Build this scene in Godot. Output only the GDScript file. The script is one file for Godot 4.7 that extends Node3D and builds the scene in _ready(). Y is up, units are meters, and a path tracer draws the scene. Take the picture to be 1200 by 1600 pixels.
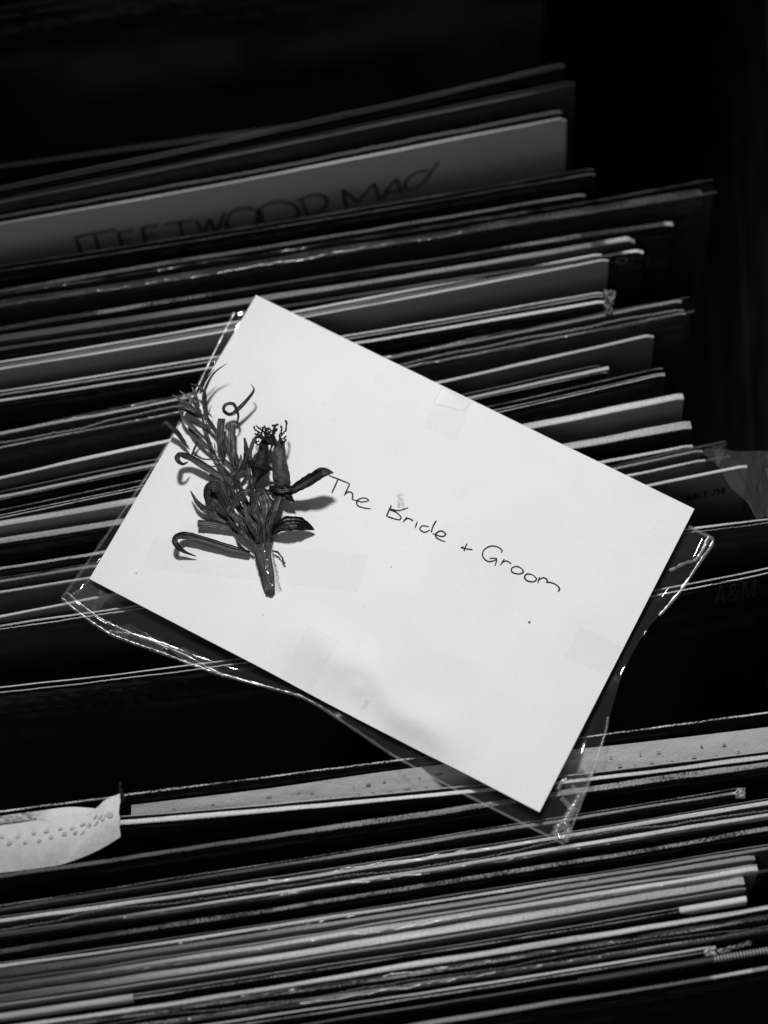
extends Node3D
# An envelope with a dried sprig, lying on a crate of record albums. Units are metres; MM turns millimetres into metres.
const MM := 0.001
const FOV := 26.0
const DIST := 0.816
const TILT := 17.0
const LONG := 0.313                       # an album's side

var eye: Vector3
var right := Vector3.RIGHT
var upv: Vector3
var fwd: Vector3
var focal: float
var nz := FastNoiseLite.new()             # broad noise
var nf := FastNoiseLite.new()             # fine noise
var rng := RandomNumberGenerator.new()
var M := {}

# ---------------------------------------------------------------- geometry collector
class Shape:
	var v := PackedVector3Array()
	var n := PackedVector3Array()
	var c := PackedColorArray()
	var uv := PackedVector2Array()
	var ix := PackedInt32Array()
	func grid(p: PackedVector3Array, cols: int, col := PackedColorArray(), uvs := PackedVector2Array()) -> void:
		var rows := p.size() / cols
		var at := v.size()
		var nn := PackedVector3Array()
		nn.resize(p.size())
		for r in rows - 1:
			for k in cols - 1:
				var a := r * cols + k
				var b := a + 1
				var d := a + cols
				var e := d + 1
				ix.append_array([at + a, at + b, at + e, at + a, at + e, at + d])
				var f := (p[e] - p[a]).cross(p[b] - p[a])
				var g := (p[d] - p[a]).cross(p[e] - p[a])
				nn[a] += f + g
				nn[b] += f
				nn[e] += f + g
				nn[d] += g
		for k in nn.size():
			nn[k] = nn[k].normalized() if nn[k].length_squared() > 0.0 else Vector3.UP
		v.append_array(p)
		n.append_array(nn)
		if col.size() == p.size():
			c.append_array(col)
		else:
			for k in p.size():
				c.append(Color.WHITE)
		if uvs.size() == p.size():
			uv.append_array(uvs)
		else:
			for k in p.size():
				uv.append(Vector2.ZERO)
	func quad(a: Vector3, b: Vector3, d: Vector3, e: Vector3, col := Color.WHITE) -> void:
		grid(PackedVector3Array([a, b, d, e]), 2, PackedColorArray([col, col, col, col]))
	func box(lo: Vector3, hi: Vector3, col := Color.WHITE) -> void:
		var x := [lo.x, hi.x]
		var y := [lo.y, hi.y]
		var z := [lo.z, hi.z]
		quad(Vector3(x[0], y[1], z[1]), Vector3(x[0], y[1], z[0]), Vector3(x[1], y[1], z[1]), Vector3(x[1], y[1], z[0]), col)
		quad(Vector3(x[0], y[0], z[0]), Vector3(x[0], y[0], z[1]), Vector3(x[1], y[0], z[0]), Vector3(x[1], y[0], z[1]), col)
		quad(Vector3(x[0], y[0], z[1]), Vector3(x[0], y[1], z[1]), Vector3(x[1], y[0], z[1]), Vector3(x[1], y[1], z[1]), col)
		quad(Vector3(x[1], y[0], z[0]), Vector3(x[1], y[1], z[0]), Vector3(x[0], y[0], z[0]), Vector3(x[0], y[1], z[0]), col)
		quad(Vector3(x[0], y[0], z[0]), Vector3(x[0], y[1], z[0]), Vector3(x[0], y[0], z[1]), Vector3(x[0], y[1], z[1]), col)
		quad(Vector3(x[1], y[0], z[1]), Vector3(x[1], y[1], z[1]), Vector3(x[1], y[0], z[0]), Vector3(x[1], y[1], z[0]), col)
	func tube(p: PackedVector3Array, radii: Array, sides: int, tones: Array, closed_tip := true, rough: FastNoiseLite = null, id := 0.0) -> void:
		var g := PackedVector3Array()
		var col := PackedColorArray()
		for k in p.size():
			var s := float(k) / maxf(1.0, p.size() - 1)
			var t := (p[mini(k + 1, p.size() - 1)] - p[maxi(k - 1, 0)]).normalized()
			var side := t.cross(Vector3(0.3, 1.0, 0.12)).normalized()
			var over := side.cross(t)
			var fr := s * (radii.size() - 1)
			var r: float = lerpf(radii[int(fr)], radii[mini(int(fr) + 1, radii.size() - 1)], fr - int(fr))
			if closed_tip and (k == 0 or k == p.size() - 1):
				r *= 0.15
			if rough:
				r *= 1.0 + 0.16 * rough.get_noise_2d(k * 1.0, id)
			var tone: float = tones[k % tones.size()]
			for j in sides + 1:
				var a := TAU * j / sides
				g.append(p[k] + (side * cos(a) + over * sin(a)) * r)
				var q := tone * (0.85 + 0.3 * absf(sin(a * 1.5 + k * 0.2)))
				if rough:
					q *= clampf(0.9 + 1.1 * rough.get_noise_2d((j % sides) * 9.0 + id, k * 0.9) + 0.8 * rough.get_noise_2d((j % sides) * 14.0, k * 5.0 + id), 0.2, 2.2)
				col.append(Color(q, q, q))
		grid(g, sides + 1, col)
	func mesh() -> ArrayMesh:
		var a := []
		a.resize(Mesh.ARRAY_MAX)
		a[Mesh.ARRAY_VERTEX] = v
		a[Mesh.ARRAY_NORMAL] = n
		a[Mesh.ARRAY_COLOR] = c
		a[Mesh.ARRAY_TEX_UV] = uv
		a[Mesh.ARRAY_INDEX] = ix
		var m := ArrayMesh.new()
		m.add_surface_from_arrays(Mesh.PRIMITIVE_TRIANGLES, a)
		return m

# ---------------------------------------------------------------- helpers
func see(px: float, py: float) -> Vector3:             # the direction in which the photographer saw a point
	return (right * (px - 600.0) / focal - upv * (py - 800.0) / focal + fwd).normalized()

func P(px: float, py: float, h := 0.0) -> Vector3:     # the point at that place on the level h millimetres above the envelope's bed
	var d := see(px, py)
	return eye + d * ((h * MM - eye.y) / d.y)

func on_face(o: Node3D, px: float, py: float) -> Vector2:  # the point of an album's front face, in the album's own axes
	var t := o.transform.affine_inverse()
	var a := t * eye
	var d := t.basis * see(px, py)
	var q := a - d * (a.z / d.z)
	return Vector2(q.x, q.y)

func obj(called: String, s: Shape, m: Material, parent: Node) -> MeshInstance3D:
	var o := MeshInstance3D.new()
	o.name = called
	o.mesh = s.mesh()
	o.material_override = m
	parent.add_child(o, true)
	return o

func tag(o: Node, label: String, category: String, group := "") -> void:
	o.set_meta("label", label)
	o.set_meta("category", category)
	if group:
		o.set_meta("group", group)

var used := {}
func thing(called: String, label: String, category: String, at := Transform3D(), group := "") -> Node3D:
	var o := Node3D.new()
	var k: int = used.get(called, 0)
	used[called] = k + 1
	o.name = called if k == 0 else "%s_%03d" % [called, k]
	add_child(o, true)
	o.transform = at
	tag(o, label, category, group)
	return o

func tone(x: float) -> Color:
	return Color(x, x, x)

func mat(rough: float, spec := 0.5, grey := 1.0) -> StandardMaterial3D:
	var m := StandardMaterial3D.new()
	m.albedo_color = tone(grey).linear_to_srgb()
	m.vertex_color_use_as_albedo = true
	m.roughness = rough
	m.metallic_specular = spec
	m.cull_mode = BaseMaterial3D.CULL_DISABLED
	return m

func noise_tex(size: int, freq: float, sd: int, octaves := 4) -> NoiseTexture2D:
	var f := FastNoiseLite.new()
	f.seed = sd
	f.frequency = freq
	f.fractal_octaves = octaves
	var t := NoiseTexture2D.new()
	t.width = size
	t.height = size
	t.seamless = true
	t.noise = f
	return t

func film_mat(alpha: float, rough: float) -> StandardMaterial3D:
	var m := StandardMaterial3D.new()
	m.albedo_color = Color(0.8, 0.8, 0.8, alpha)
	m.transparency = BaseMaterial3D.TRANSPARENCY_ALPHA
	m.roughness = rough
	m.cull_mode = BaseMaterial3D.CULL_DISABLED
	return m

func smooth_line(p: Array, per := 8) -> Array:         # a Catmull-Rom line through points of any vector type
	var out := []
	for k in p.size() - 1:
		var a = p[maxi(k - 1, 0)]
		var b = p[k]
		var c = p[k + 1]
		var d = p[mini(k + 2, p.size() - 1)]
		for j in per:
			var t := float(j) / per
			out.append(0.5 * (2.0 * b + (c - a) * t + (2.0 * a - 5.0 * b + 4.0 * c - d) * t * t + (3.0 * b - a - 3.0 * c + d) * t * t * t))
	out.append(p[-1])
	return out

func at_list(a: Array, s: float) -> float:
	var f := clampf(s, 0.0, 1.0) * (a.size() - 1)
	var k := int(f)
	return lerpf(a[k], a[mini(k + 1, a.size() - 1)], f - k)

func n01(n: FastNoiseLite, x: float, y: float) -> float:
	return clampf(0.5 + 0.9 * n.get_noise_2d(x, y), 0.0, 1.0)

# a pen or print stroke: a flat ribbon on a plane; put() turns a 2D point into 3D
func stroke(s: Shape, pts: Array, w: float, put: Callable, rise: Vector3, col := Color(0.012, 0.012, 0.012), taper := 0.6) -> void:
	var l := smooth_line(pts, 6) if pts.size() > 2 else [pts[0], pts[0].lerp(pts[1], 0.5), pts[1]]
	var g := PackedVector3Array()
	var cc := PackedColorArray()
	for k in l.size():
		var t: Vector2 = (l[mini(k + 1, l.size() - 1)] - l[maxi(k - 1, 0)]).normalized()
		var side := Vector2(-t.y, t.x)
		var q := float(k) / (l.size() - 1)
		var ww := w * (taper + (1.0 - taper) * minf(1.0, 6.0 * minf(q, 1.0 - q) + 0.25)) * (0.88 + 0.3 * n01(nf, l[k].x * 0.9, l[k].y * 0.9))
		for j in [-0.5, 0.5]:
			var e: Vector2 = l[k] + side * ww * j
			g.append(put.call(e) + rise)
			cc.append(col)
	s.grid(g, 2, cc)

# ---------------------------------------------------------------- albums
var cur := {}                                          # the album under construction
func album(called: String, label: String, a: Vector2, b: Vector2, o := {}) -> Node3D:
	var h: float = o.get("h", -6.0)
	var lean := deg_to_rad(o.get("lean", 14.0))
	var long: float = o.get("long", LONG)
	var pl := P(a.x, a.y, h)
	var pr := P(b.x, b.y, h)
	var x := (pr - pl).normalized()
	var out := x.cross(Vector3.UP)
	var y := Vector3.UP * cos(lean) - out * sin(lean)
	var z := x.cross(y)
	var foot := pr - x * long / 2.0 - y * long
	var t := thing(called, label, "record album", Transform3D(Basis(x, y, z), foot), o.get("group", "albums in the crate"))
	cur = {"o": t, "long": long, "a": a, "b": b, "h": h, "bow": o.get("bow", 0.0) * MM / 3.7, "span": (pr - pl).length(), "seed": rng.randf() * 900.0, "wave": o.get("wave", 0.25) * MM}
	return t

func lx(px: float) -> float:                           # a place along the album's top line
	var t: Transform3D = cur.o.transform
	var py := lerpf(cur.a.y, cur.b.y, (px - cur.a.x) / (cur.b.x - cur.a.x))
	return (P(px, py, cur.h) - t.origin).dot(t.basis.x)

func bend(x: float) -> float:
	var s: float = (cur.long / 2.0 - x) / cur.span
	return 4.0 * cur.bow * s * (1.0 - s) + cur.wave * nz.get_noise_2d(x * 2500.0 / 100.0 * 3.0 + cur.seed, 3.0)

const DEEP: Array[float] = [1.5, 2.2, 3.0, 4.0, 5.2, 6.6, 8.2, 10.0, 12.0, 14.0, 16.5, 19.0, 22.0, 27.0, 34.0, 44.0, 60.0, 90.0, 150.0, 312.0]

# one board of a cover (or an inner sleeve): the sheet and its worn top edge. z and t in millimetres, z counted from the album's front line
func board(called: String, z: float, t: float, edge: float, face: float, o := {}) -> MeshInstance3D:
	var wear: float = o.get("wear", 0.9)
	var jag: float = o.get("jag", 0.08) * MM
	var top: float = cur.long + o.get("top", 0.0) * MM
	var x0: float = -cur.long / 2.0 + o.get("l", 0.0) * MM
	var x1: float = cur.long / 2.0 - o.get("r", 0.0) * MM
	var fade: float = o.get("fade", 0.0)               # how far the bare edge runs down the front, in mm
	var spans: Array = o.get("spans", [])              # [from, to, edge tone]: where the paper of the edge is another one
	var mott: float = o.get("mottle", 0.25)
	var wob: float = o.get("wob", 0.34) * MM
	var scuff: float = o.get("scuff", 0.16 if face < 0.1 else 0.0)
	var corner: float = o.get("corner", 0.8) * MM
	var sd: float = cur.seed + z * 7.3
	var zf := z * MM
	var th := t * MM
	var cols := 1121
	var where := PackedFloat32Array()
	var drop := PackedFloat32Array()
	var zz := PackedFloat32Array()
	for k in cols:
		var x := lerpf(x0, x1, float(k) / (cols - 1))
		where.append(x)
		var e := minf(x - x0, x1 - x) / MM
		drop.append(jag * (nf.get_noise_2d(x * 6000.0 + sd, 9.0) * 0.7 + nz.get_noise_2d(x * 900.0 + sd, 5.0) * 1.1) - corner * exp(-e * e / 3.0))
		zz.append(zf + bend(x) + wob * nz.get_noise_2d(x * 420.0 + sd, 20.0 + sd))
	var s := Shape.new()
	# faces, front and back
	var fcols := 113
	for side in 2:
		var g := PackedVector3Array()
		var cc := PackedColorArray()
		for r in DEEP.size():
			for k in fcols:
				var i := k * 10 if side == 0 else (cols - 1 - k * 10)
				var x := where[i]
				g.append(Vector3(x, top + (drop[i] if r == 0 else 0.0) - DEEP[r] * MM, zz[i] - (0.0 if side == 0 else th)))
				var q := face * (1.0 - mott / 2.0 + mott * n01(nz, x * 900.0 + sd, DEEP[r] * 1.7))
				if o.has("blotch"):
					q *= 0.25 + 1.5 * smoothstep(0.35, 0.75, n01(nz, x * 260.0 + sd * 3.0, DEEP[r] * 0.8 + 40.0))
				var rub := smoothstep(0.56, 0.8, n01(nz, x * 160.0 + sd * 2.0, DEEP[r] * 14.0)) * n01(nf, x * 900.0 + sd, DEEP[r] * 11.0)
				q += scuff * rub * exp(-DEEP[r] / 14.0)
				cc.append(tone(q))
		s.grid(g, fcols, cc)
	for e in [0, cols - 1]:                            # the two side edges
		var g := PackedVector3Array()
		var cc := PackedColorArray()
		for r in DEEP.size():
			for side in 2:
				var y := top + (drop[e] if r == 0 else 0.0) - DEEP[r] * MM
				g.append(Vector3(where[e], y, zz[e] - (th if (side == 0) == (e > 0) else 0.0)))
				cc.append(tone(lerpf(face, edge, o.get("side", 0.5) * n01(nf, DEEP[r] * 40.0, sd))))
		s.grid(g, 2, cc)
	var sheet := obj(called, s, M.card if not o.get("gloss", false) else M.gloss, cur.o)
	# the worn edge
	var w := Shape.new()
	var prof := [[-1.5, 0.0], [-0.95, 0.0], [-0.5, 0.0], [-0.18, 0.03], [0.0, 0.14], [0.04, 0.38], [0.03, 0.62], [0.0, 0.86], [-0.2, 0.98], [-0.7, 1.0], [-1.5, 1.0]]
	var span_at := []
	for sp in spans:
		span_at.append([lx(sp[0]), lx(sp[1]), sp[2], (sp[3] if sp.size() > 3 else 5.0) / 4250.0])
	var g := PackedVector3Array()
	var cc := PackedColorArray()
	for r in prof.size():
		var dy: float = prof[r][0]
		var tz: float = prof[r][1]
		for k in cols:
			var x := where[k]
			var rag := 0.0
			if dy > -0.6:
				rag = jag * 0.45 * nf.get_noise_2d(x * 9000.0 + sd, r * 13.0)
			g.append(Vector3(x, top + drop[k] * (1.0 if r > 0 and r < prof.size() - 1 else 1.0) + dy * MM + rag, zz[k] - (tz * th if r == prof.size() - 1 else tz * th * (0.66 + 0.6 * n01(nz, x * 260.0 + sd, 500.0) if tz < 0.99 else 1.0)) + rag * 0.5))
			var bare := edge
			for sp in span_at:
				bare = lerpf(bare, sp[2], smoothstep(sp[0] - sp[3], sp[0] + sp[3], x) * smoothstep(sp[1] + sp[3], sp[1] - sp[3], x))
			bare *= (0.72 + 0.4 * n01(nz, x * 500.0 + sd, r * 9.0)) * (0.78 + 0.4 * n01(nz, x * 130.0 + sd, 300.0)) * (0.95 + 0.36 * n01(nf, x * 7000.0 + sd, r * 20.0))
			bare = minf(bare, 0.86)
			var e := (x1 - x) / MM
			var v := 0.55 * n01(nf, x * 9500.0 + sd, dy * 60.0 + tz * 40.0) + 0.45 * n01(nz, x * 1300.0 + sd, 70.0 + tz * 12.0)
			v += 0.5 * exp(-e * e / 6.0)
			var need := 1.0 - wear
			if dy < -0.1:
				need += (-dy) / maxf(0.05, fade + 0.25) * 0.8
			var q := lerpf(face, bare, smoothstep(need - 0.16, need + 0.16, v))
			cc.append(tone(q))
	w.grid(g, cols, cc)
	for e in [0, cols - 1]:
		var gg := PackedVector3Array()
		var c2 := PackedColorArray()
		for r in 6:
			gg.append(g[r * cols + e])
			gg.append(g[(prof.size() - 1 - r) * cols + e])
			c2.append(tone(edge * 0.8))
			c2.append(tone(edge * 0.8))
		w.grid(gg, 2, c2)
	obj("worn_edge", w, M.card, sheet)
	return sheet

# a clear outer sleeve round the album: wavy film before and behind it, open at the top
func outer_sleeve(zf: float, zb: float, top: float, o := {}) -> MeshInstance3D:
	var s := Shape.new()
	var over: float = o.get("over", 5.0) * MM
	var amp: float = o.get("amp", 0.6) * MM
	var cols := 241
	var rows: Array[float] = [0.0, 0.6, 1.4, 2.6, 4.5, 7.0, 10.0, 15.0, 22.0, 32.0, 50.0, 100.0, 312.0]
	for side in 2:
		var g := PackedVector3Array()
		for r in rows.size():
			for k in cols:
				var x := lerpf(-cur.long / 2.0 - 2.0 * MM, cur.long / 2.0 + over, float(k) / (cols - 1))
				var sd: float = cur.seed + side * 50.0
				var env := 1.0 / (1.0 + rows[r] * 0.12)
				var z := (zf if side == 0 else zb) * MM + bend(x)
				z += (1.0 if side == 0 else -1.0) * absf(amp * env * (nz.get_noise_2d(x * 650.0 + sd, rows[r] * 2.0) + 0.6 * nf.get_noise_2d(x * 700.0 + sd, rows[r] * 6.0)))
				var close := clampf((cur.long / 2.0 + over - x) / over, 0.0, 1.0)
				z = lerpf((zf + zb) / 2.0 * MM + bend(x), z, sqrt(close))
				if r < 2:
					z -= (1.0 if side == 0 else -1.0) * (1.0 - r * 0.5) * o.get("lip", 0.4) * MM
				g.append(Vector3(x, cur.long + top * MM + amp * 0.7 * nz.get_noise_2d(x * 420.0 + sd, 90.0) - rows[r] * MM, z))
		s.grid(g, cols)
	var whole := obj("outer_sleeve", s, M.film, cur.o)
	for side in 2:                                       # the welded lip that catches the light in places
		var g := PackedVector3Array()
		var lc := 361
		for j in 6:
			for k in lc:
				var x := lerpf(-cur.long / 2.0, cur.long / 2.0 + over, float(k) / (lc - 1))
				var sd: float = cur.seed + side * 50.0
				var z := (zf if side == 0 else zb) * MM + bend(x)
				var turn := 0.9 * nz.get_noise_2d(x * 900.0 + sd, 44.0) + 0.8 * nf.get_noise_2d(x * 600.0 + sd, 12.0)
				var a := j / 5.0 * 2.0 - 1.0
				var d := Vector2(cos(0.3 + turn), sin(0.3 + turn)) * a * 0.5 * MM
				g.append(Vector3(x, cur.long + (top + 0.15) * MM + d.y + 0.12 * MM * (1.0 - a * a) + amp * 0.7 * nz.get_noise_2d(x * 420.0 + sd, 90.0), z + d.x * (-1.0 if side == 0 else 1.0) + amp * 0.7 * nz.get_noise_2d(x * 650.0 + sd, 0.0)))
		var w := Shape.new()
		w.grid(g, lc)
		obj("sleeve_lip", w, M.lip, whole)
	return whole

func lettering(strokes: Array, w: float, col: Color, parent: Node, called := "lettering", taper := 0.8) -> void:
	var s := Shape.new()
	var k := 0
	for st in strokes:
		var l := []
		for p in st:
			l.append(on_face(cur.o, p.x, p.y) / MM)
		stroke(s, l, w, func(q: Vector2) -> Vector3: return Vector3(q.x * MM, q.y * MM, bend(q.x * MM)), Vector3(0, 0, (0.12 + 0.004 * k) * MM), col, taper)
		k += 1
	obj(called, s, M.ink, parent)

func V(a: Array) -> Array:                              # flat list to points
	var out := []
	for k in range(0, a.size(), 2):
		out.append(Vector2(a[k], a[k + 1]))
	return out

func _ready() -> void:
	rng.seed = 11
	nz.seed = 4
	nz.frequency = 0.03
	nz.fractal_octaves = 3
	nf.seed = 9
	nf.frequency = 0.12
	nf.fractal_octaves = 3
	# camera
	focal = 800.0 / tan(deg_to_rad(FOV / 2.0))
	var th := deg_to_rad(TILT)
	fwd = Vector3(0, -cos(th), -sin(th))
	upv = Vector3(0, sin(th), -cos(th))
	eye = -fwd * DIST
	var cam := Camera3D.new()
	cam.name = "camera"
	add_child(cam)
	cam.transform = Transform3D(Basis(right, upv, -fwd), eye)
	var at := CameraAttributesPhysical.new()
	at.frustum_focal_length = 12.0 / tan(deg_to_rad(FOV / 2.0))
	at.frustum_focus_distance = 0.808
	at.frustum_near = 0.05
	at.frustum_far = 20.0
	at.exposure_aperture = 2.3
	cam.attributes = at
	cam.near = 0.05
	cam.far = 20.0
	cam.fov = FOV
	cam.current = true
	var we := WorldEnvironment.new()
	we.name = "world_environment"
	var env := Environment.new()
	env.background_mode = Environment.BG_COLOR
	env.background_color = tone(0.045).linear_to_srgb()
	env.tonemap_mode = Environment.TONE_MAPPER_LINEAR
	env.tonemap_exposure = 1.0
	env.sdfgi_enabled = true
	env.ssao_enabled = true
	env.ssil_enabled = true
	we.environment = env
	add_child(we)
	# lamps: a hard key above and beyond the crate, a wide weak fill from the photographer's side
	var key := SpotLight3D.new()
	key.name = "key_lamp"
	key.light_energy = 0.97
	key.light_size = 0.05
	key.spot_range = 6.0
	key.spot_angle = 19.0
	key.spot_angle_attenuation = 1.0
	key.spot_attenuation = 2.0
	key.shadow_enabled = true
	add_child(key)
	key.look_at_from_position(Vector3(-0.08, 0.92, -0.40), Vector3(0.05, 0.0, 0.06), Vector3.FORWARD)
	var fill := AreaLight3D.new()
	fill.name = "fill_lamp"
	fill.area_size = Vector2(0.7, 0.7)
	fill.light_energy = 0.115
	fill.area_range = 6.0
	fill.area_normalize_energy = true
	fill.shadow_enabled = true
	add_child(fill)
	fill.look_at_from_position(Vector3(-0.35, 0.95, 0.75), Vector3(0, 0, 0), Vector3.UP)
	materials()
	crate()
	back_row()
	front_row()
	clear_bag()
	envelope()
	sprig()

func materials() -> void:
	M.card = mat(0.75, 0.35)
	M.card.heightmap_enabled = true
	M.card.heightmap_texture = noise_tex(256, 0.06, 21)
	M.card.heightmap_scale = 0.012
	M.card.uv1_triplanar = true
	M.card.uv1_scale = Vector3.ONE * 40.0
	var speck := noise_tex(512, 0.22, 77, 2)
	var sg := Gradient.new()
	sg.set_color(0, tone(0.72).linear_to_srgb())
	sg.set_color(1, tone(1.0).linear_to_srgb())
	speck.color_ramp = sg
	M.card.albedo_texture = speck
	M.gloss = mat(0.3, 0.4)
	M.ink = mat(0.7, 0.2)
	M.film = film_mat(0.03, 0.1)
	M.bag = film_mat(0.012, 0.06)
	M.bag.metallic_specular = 0.33
	M.tape = film_mat(0.10, 0.42)
	M.tape.albedo_color = Color(0.7, 0.7, 0.7, 0.045)
	M.wrap = film_mat(0.06, 0.1)
	M.crease = film_mat(0.06, 0.2)
	M.crease.metallic_specular = 0.42
	M.shine = film_mat(0.12, 0.24)
	M.shine.metallic_specular = 0.3
	M.lip = film_mat(0.06, 0.18)
	M.lip.metallic_specular = 0.36
	M.slash = film_mat(0.16, 0.22)
	M.slash.metallic_specular = 0.85
	M.glint = film_mat(0.05, 0.09)
	M.milky = film_mat(0.05, 0.3)
	M.leaf = mat(0.42, 0.5)
	M.leaf.backlight_enabled = true
	M.leaf.backlight = tone(0.12).linear_to_srgb()
	M.stem = mat(0.7, 0.35)
	M.wood = mat(0.7, 0.2)
	M.wood.albedo_texture = wood_tex()
	M.wood.uv1_triplanar = true
	M.wood.uv1_scale = Vector3(3.0, 3.0, 3.0)

func wood_tex() -> NoiseTexture2D:
	var t := noise_tex(512, 0.012, 5, 5)
	var g := Gradient.new()
	g.set_color(0, tone(0.45))
	g.set_color(1, tone(1.0))
	t.color_ramp = g
	return t

func crate() -> void:
	var y0 := -0.335
	var s := Shape.new()
	s.box(Vector3(-3, y0 - 0.06, -3), Vector3(3, y0 - 0.02, 3), tone(0.02))
	var fl := obj("floor", s, M.wood, self)
	fl.set_meta("kind", "structure")
	fl.set_meta("label", "dark floor under the record crate")
	var t := thing("record_crate", "dark wooden crate that holds the rows of record albums", "crate", Transform3D(Basis(), Vector3(-0.013, y0, 0.0)))
	var c := tone(0.03)
	var w := 0.165
	for k in 4:                                          # planks, one by one
		var b := Shape.new()
		b.box(Vector3(-w - 0.012, 0.0 - 0.018, -0.4 + k * 0.2), Vector3(w + 0.012, -0.004, -0.202 + k * 0.2), c)
		obj("bottom_board", b, M.wood, t)
		var y := 0.002 + k * 0.082
		for sgn in [-1.0, 1.0]:
			var q := Shape.new()
			q.box(Vector3(w if sgn > 0 else -w - 0.011, y, -0.4), Vector3(w + 0.011 if sgn > 0 else -w, y + 0.08, 0.4), c)
			obj("side_board", q, M.wood, t)
			var e := Shape.new()
			e.box(Vector3(-w - 0.012, y, 0.402 if sgn > 0 else -0.413), Vector3(w + 0.012, y + 0.08, 0.413 if sgn > 0 else -0.402), c)
			obj("end_board", e, M.wood, t)

func v2(a: float, b: float) -> Vector2:
	return Vector2(a, b)

func back_row() -> void:
	var g := {"group": "albums in the back row"}
	var f: MeshInstance3D
	# far dark covers
	album("record_album", "dark album farthest back, standing alone with a faint pale smudge on its face", v2(0, 14), v2(850, -118), g.merged({"lean": 20.0}))
	f = board("cover", 0, 3.0, 0.05, 0.026, {"wear": 0.35, "blotch": true})
	lettering([V([562, 30, 600, 20, 650, 12])], 6.0, tone(0.035), f, "pale_smudge", 0.9)
	album("record_album", "low dark album with a dim grey edge behind the thin double-edged one", v2(0, 262), v2(480, 198), g.merged({"h": -34.0, "lean": 13.0, "long": 0.29}))
	board("cover", 0, 2.4, 0.07, 0.018, {"wear": 0.9})
	# R1
	album("record_album", "black album with two thin grey edges, first standing clear behind the pale lettered one", v2(0, 298), v2(883, 103), g.merged({"bow": 4.0}))
	board("front_cover", 0, 0.6, 0.11, 0.018, {"wear": 0.75, "jag": 0.12})
	board("back_cover", -1.5, 0.6, 0.13, 0.018, {"wear": 0.8, "jag": 0.1})
	# R2
	album("record_album", "grey-faced album with a worn pale corner, right behind the pale lettered one", v2(0, 317), v2(899, 131), g.merged({"bow": 2.0}))
	board("front_cover", 0, 0.9, 0.16, 0.075, {"wear": 0.8, "spans": [[835, 905, 0.05]], "side": 0.9})
	board("back_cover", -1.7, 0.6, 0.06, 0.03, {"wear": 0.8})
	# R3 the pale lettered cover
	album("record_album", "pale album cover with thin dark art nouveau band lettering and torn back edge", v2(0, 350), v2(885, 183), g.merged({"bow": 5.0, "lean": 15.0}))
	f = board("front_cover", 0, 0.8, 0.6, 0.78, {"wear": 0.9, "mottle": 0.06, "corner": 2.0, "jag": 0.12})
	board("back_cover", -3.4, 1.2, 0.16, 0.05, {"wear": 0.85, "jag": 0.5, "wob": 0.5, "r": 1.0})
	fleetwood(f)
	# R4
	album("record_album", "black album with a faint speckled double edge in front of the pale lettered one", v2(0, 424), v2(930, 271), g.merged({"bow": 4.0}))
	board("front_cover", 0, 0.8, 0.1, 0.018, {"wear": 0.42, "jag": 0.15})
	board("back_cover", -2.4, 0.7, 0.09, 0.018, {"wear": 0.4})
	# R5
	album("record_album", "black album with one thin dim grey edge ending at a blunt grey corner", v2(0, 457), v2(915, 305), g.merged({"bow": 1.0}))
	board("cover", 0, 1.6, 0.12, 0.018, {"wear": 0.72, "jag": 0.2, "spans": [[850, 920, 0.16]]})
	# R6 plastic
	album("record_album", "black album in a glinting clear sleeve, reaching farthest right behind the white double-edged one", v2(0, 478), v2(1098, 303), g.merged({"bow": 2.0}))
	board("cover", 0, 3.0, 0.07, 0.018, {"wear": 0.4})
	outer_sleeve(1.0, -4.4, 1.2, {"amp": 1.2})
	# R7
	album("record_album", "black album with a whitened corner and a grey picture panel on its face", v2(0, 517), v2(1052, 350), g.merged({"bow": -3.0}))
	f = board("cover", 0, 1.8, 0.06, 0.018, {"wear": 0.55, "spans": [[150, 330, 0.22], [785, 912, 0.24], [1040, 1060, 0.4]], "jag": 0.15})
	lettering([V([1008, 410, 1046, 404])], 8.5, tone(0.12), f, "picture_panel", 1.0)
	lettering([V([1008, 382, 1010, 374, 1042, 368, 1041, 387, 1012, 391])], 0.35, tone(0.14), f, "printed_frame", 1.0)
	# R8
	album("record_album", "grey-faced album with a mottled pale edge and rounded corner", v2(0, 533), v2(993, 374), g.merged({"bow": 4.0}))
	board("cover", 0, 2.4, 0.24, 0.11, {"wear": 0.8, "corner": 2.6, "jag": 0.12, "spans": [[-150, 260, 0.1, 80], [924, 945, 0.06], [950, 990, 0.42]]})
	# R9
	album("record_album", "black album with a bright worn end and a small framed ring printed on its corner", v2(0, 548), v2(1006, 392), g.merged({"bow": 2.0}))
	f = board("cover", 0, 1.5, 0.08, 0.018, {"wear": 0.7, "corner": 1.6, "spans": [[974, 1010, 0.75]]})
	lettering([V([956, 412, 955, 400, 985, 395, 986, 412, 958, 417])], 0.3, tone(0.15), f, "printed_frame", 1.0)
	lettering([V([963, 408, 966, 404, 972, 402, 979, 404, 979, 409, 971, 411, 964, 410, 963, 408])], 0.6, tone(0.28), f, "printed_ring", 1.0)
	# R10 white double
	album("record_album", "white album with two bright board edges and a pale face, farthest of the bright ones", v2(0, 578), v2(951, 405), g.merged({"bow": 5.0}))
	board("front_cover", 0, 0.8, 0.8, 0.5, {"wear": 1.0, "mottle": 0.06, "corner": 1.0})
	board("inner_sleeve", -1.4, 0.5, 0.3, 0.3, {"wear": 1.0, "top": -0.8, "r": 2.0})
	board("inner_sleeve", -2.2, 0.4, 0.4, 0.3, {"wear": 1.0, "top": -0.6, "r": 2.0})
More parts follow.
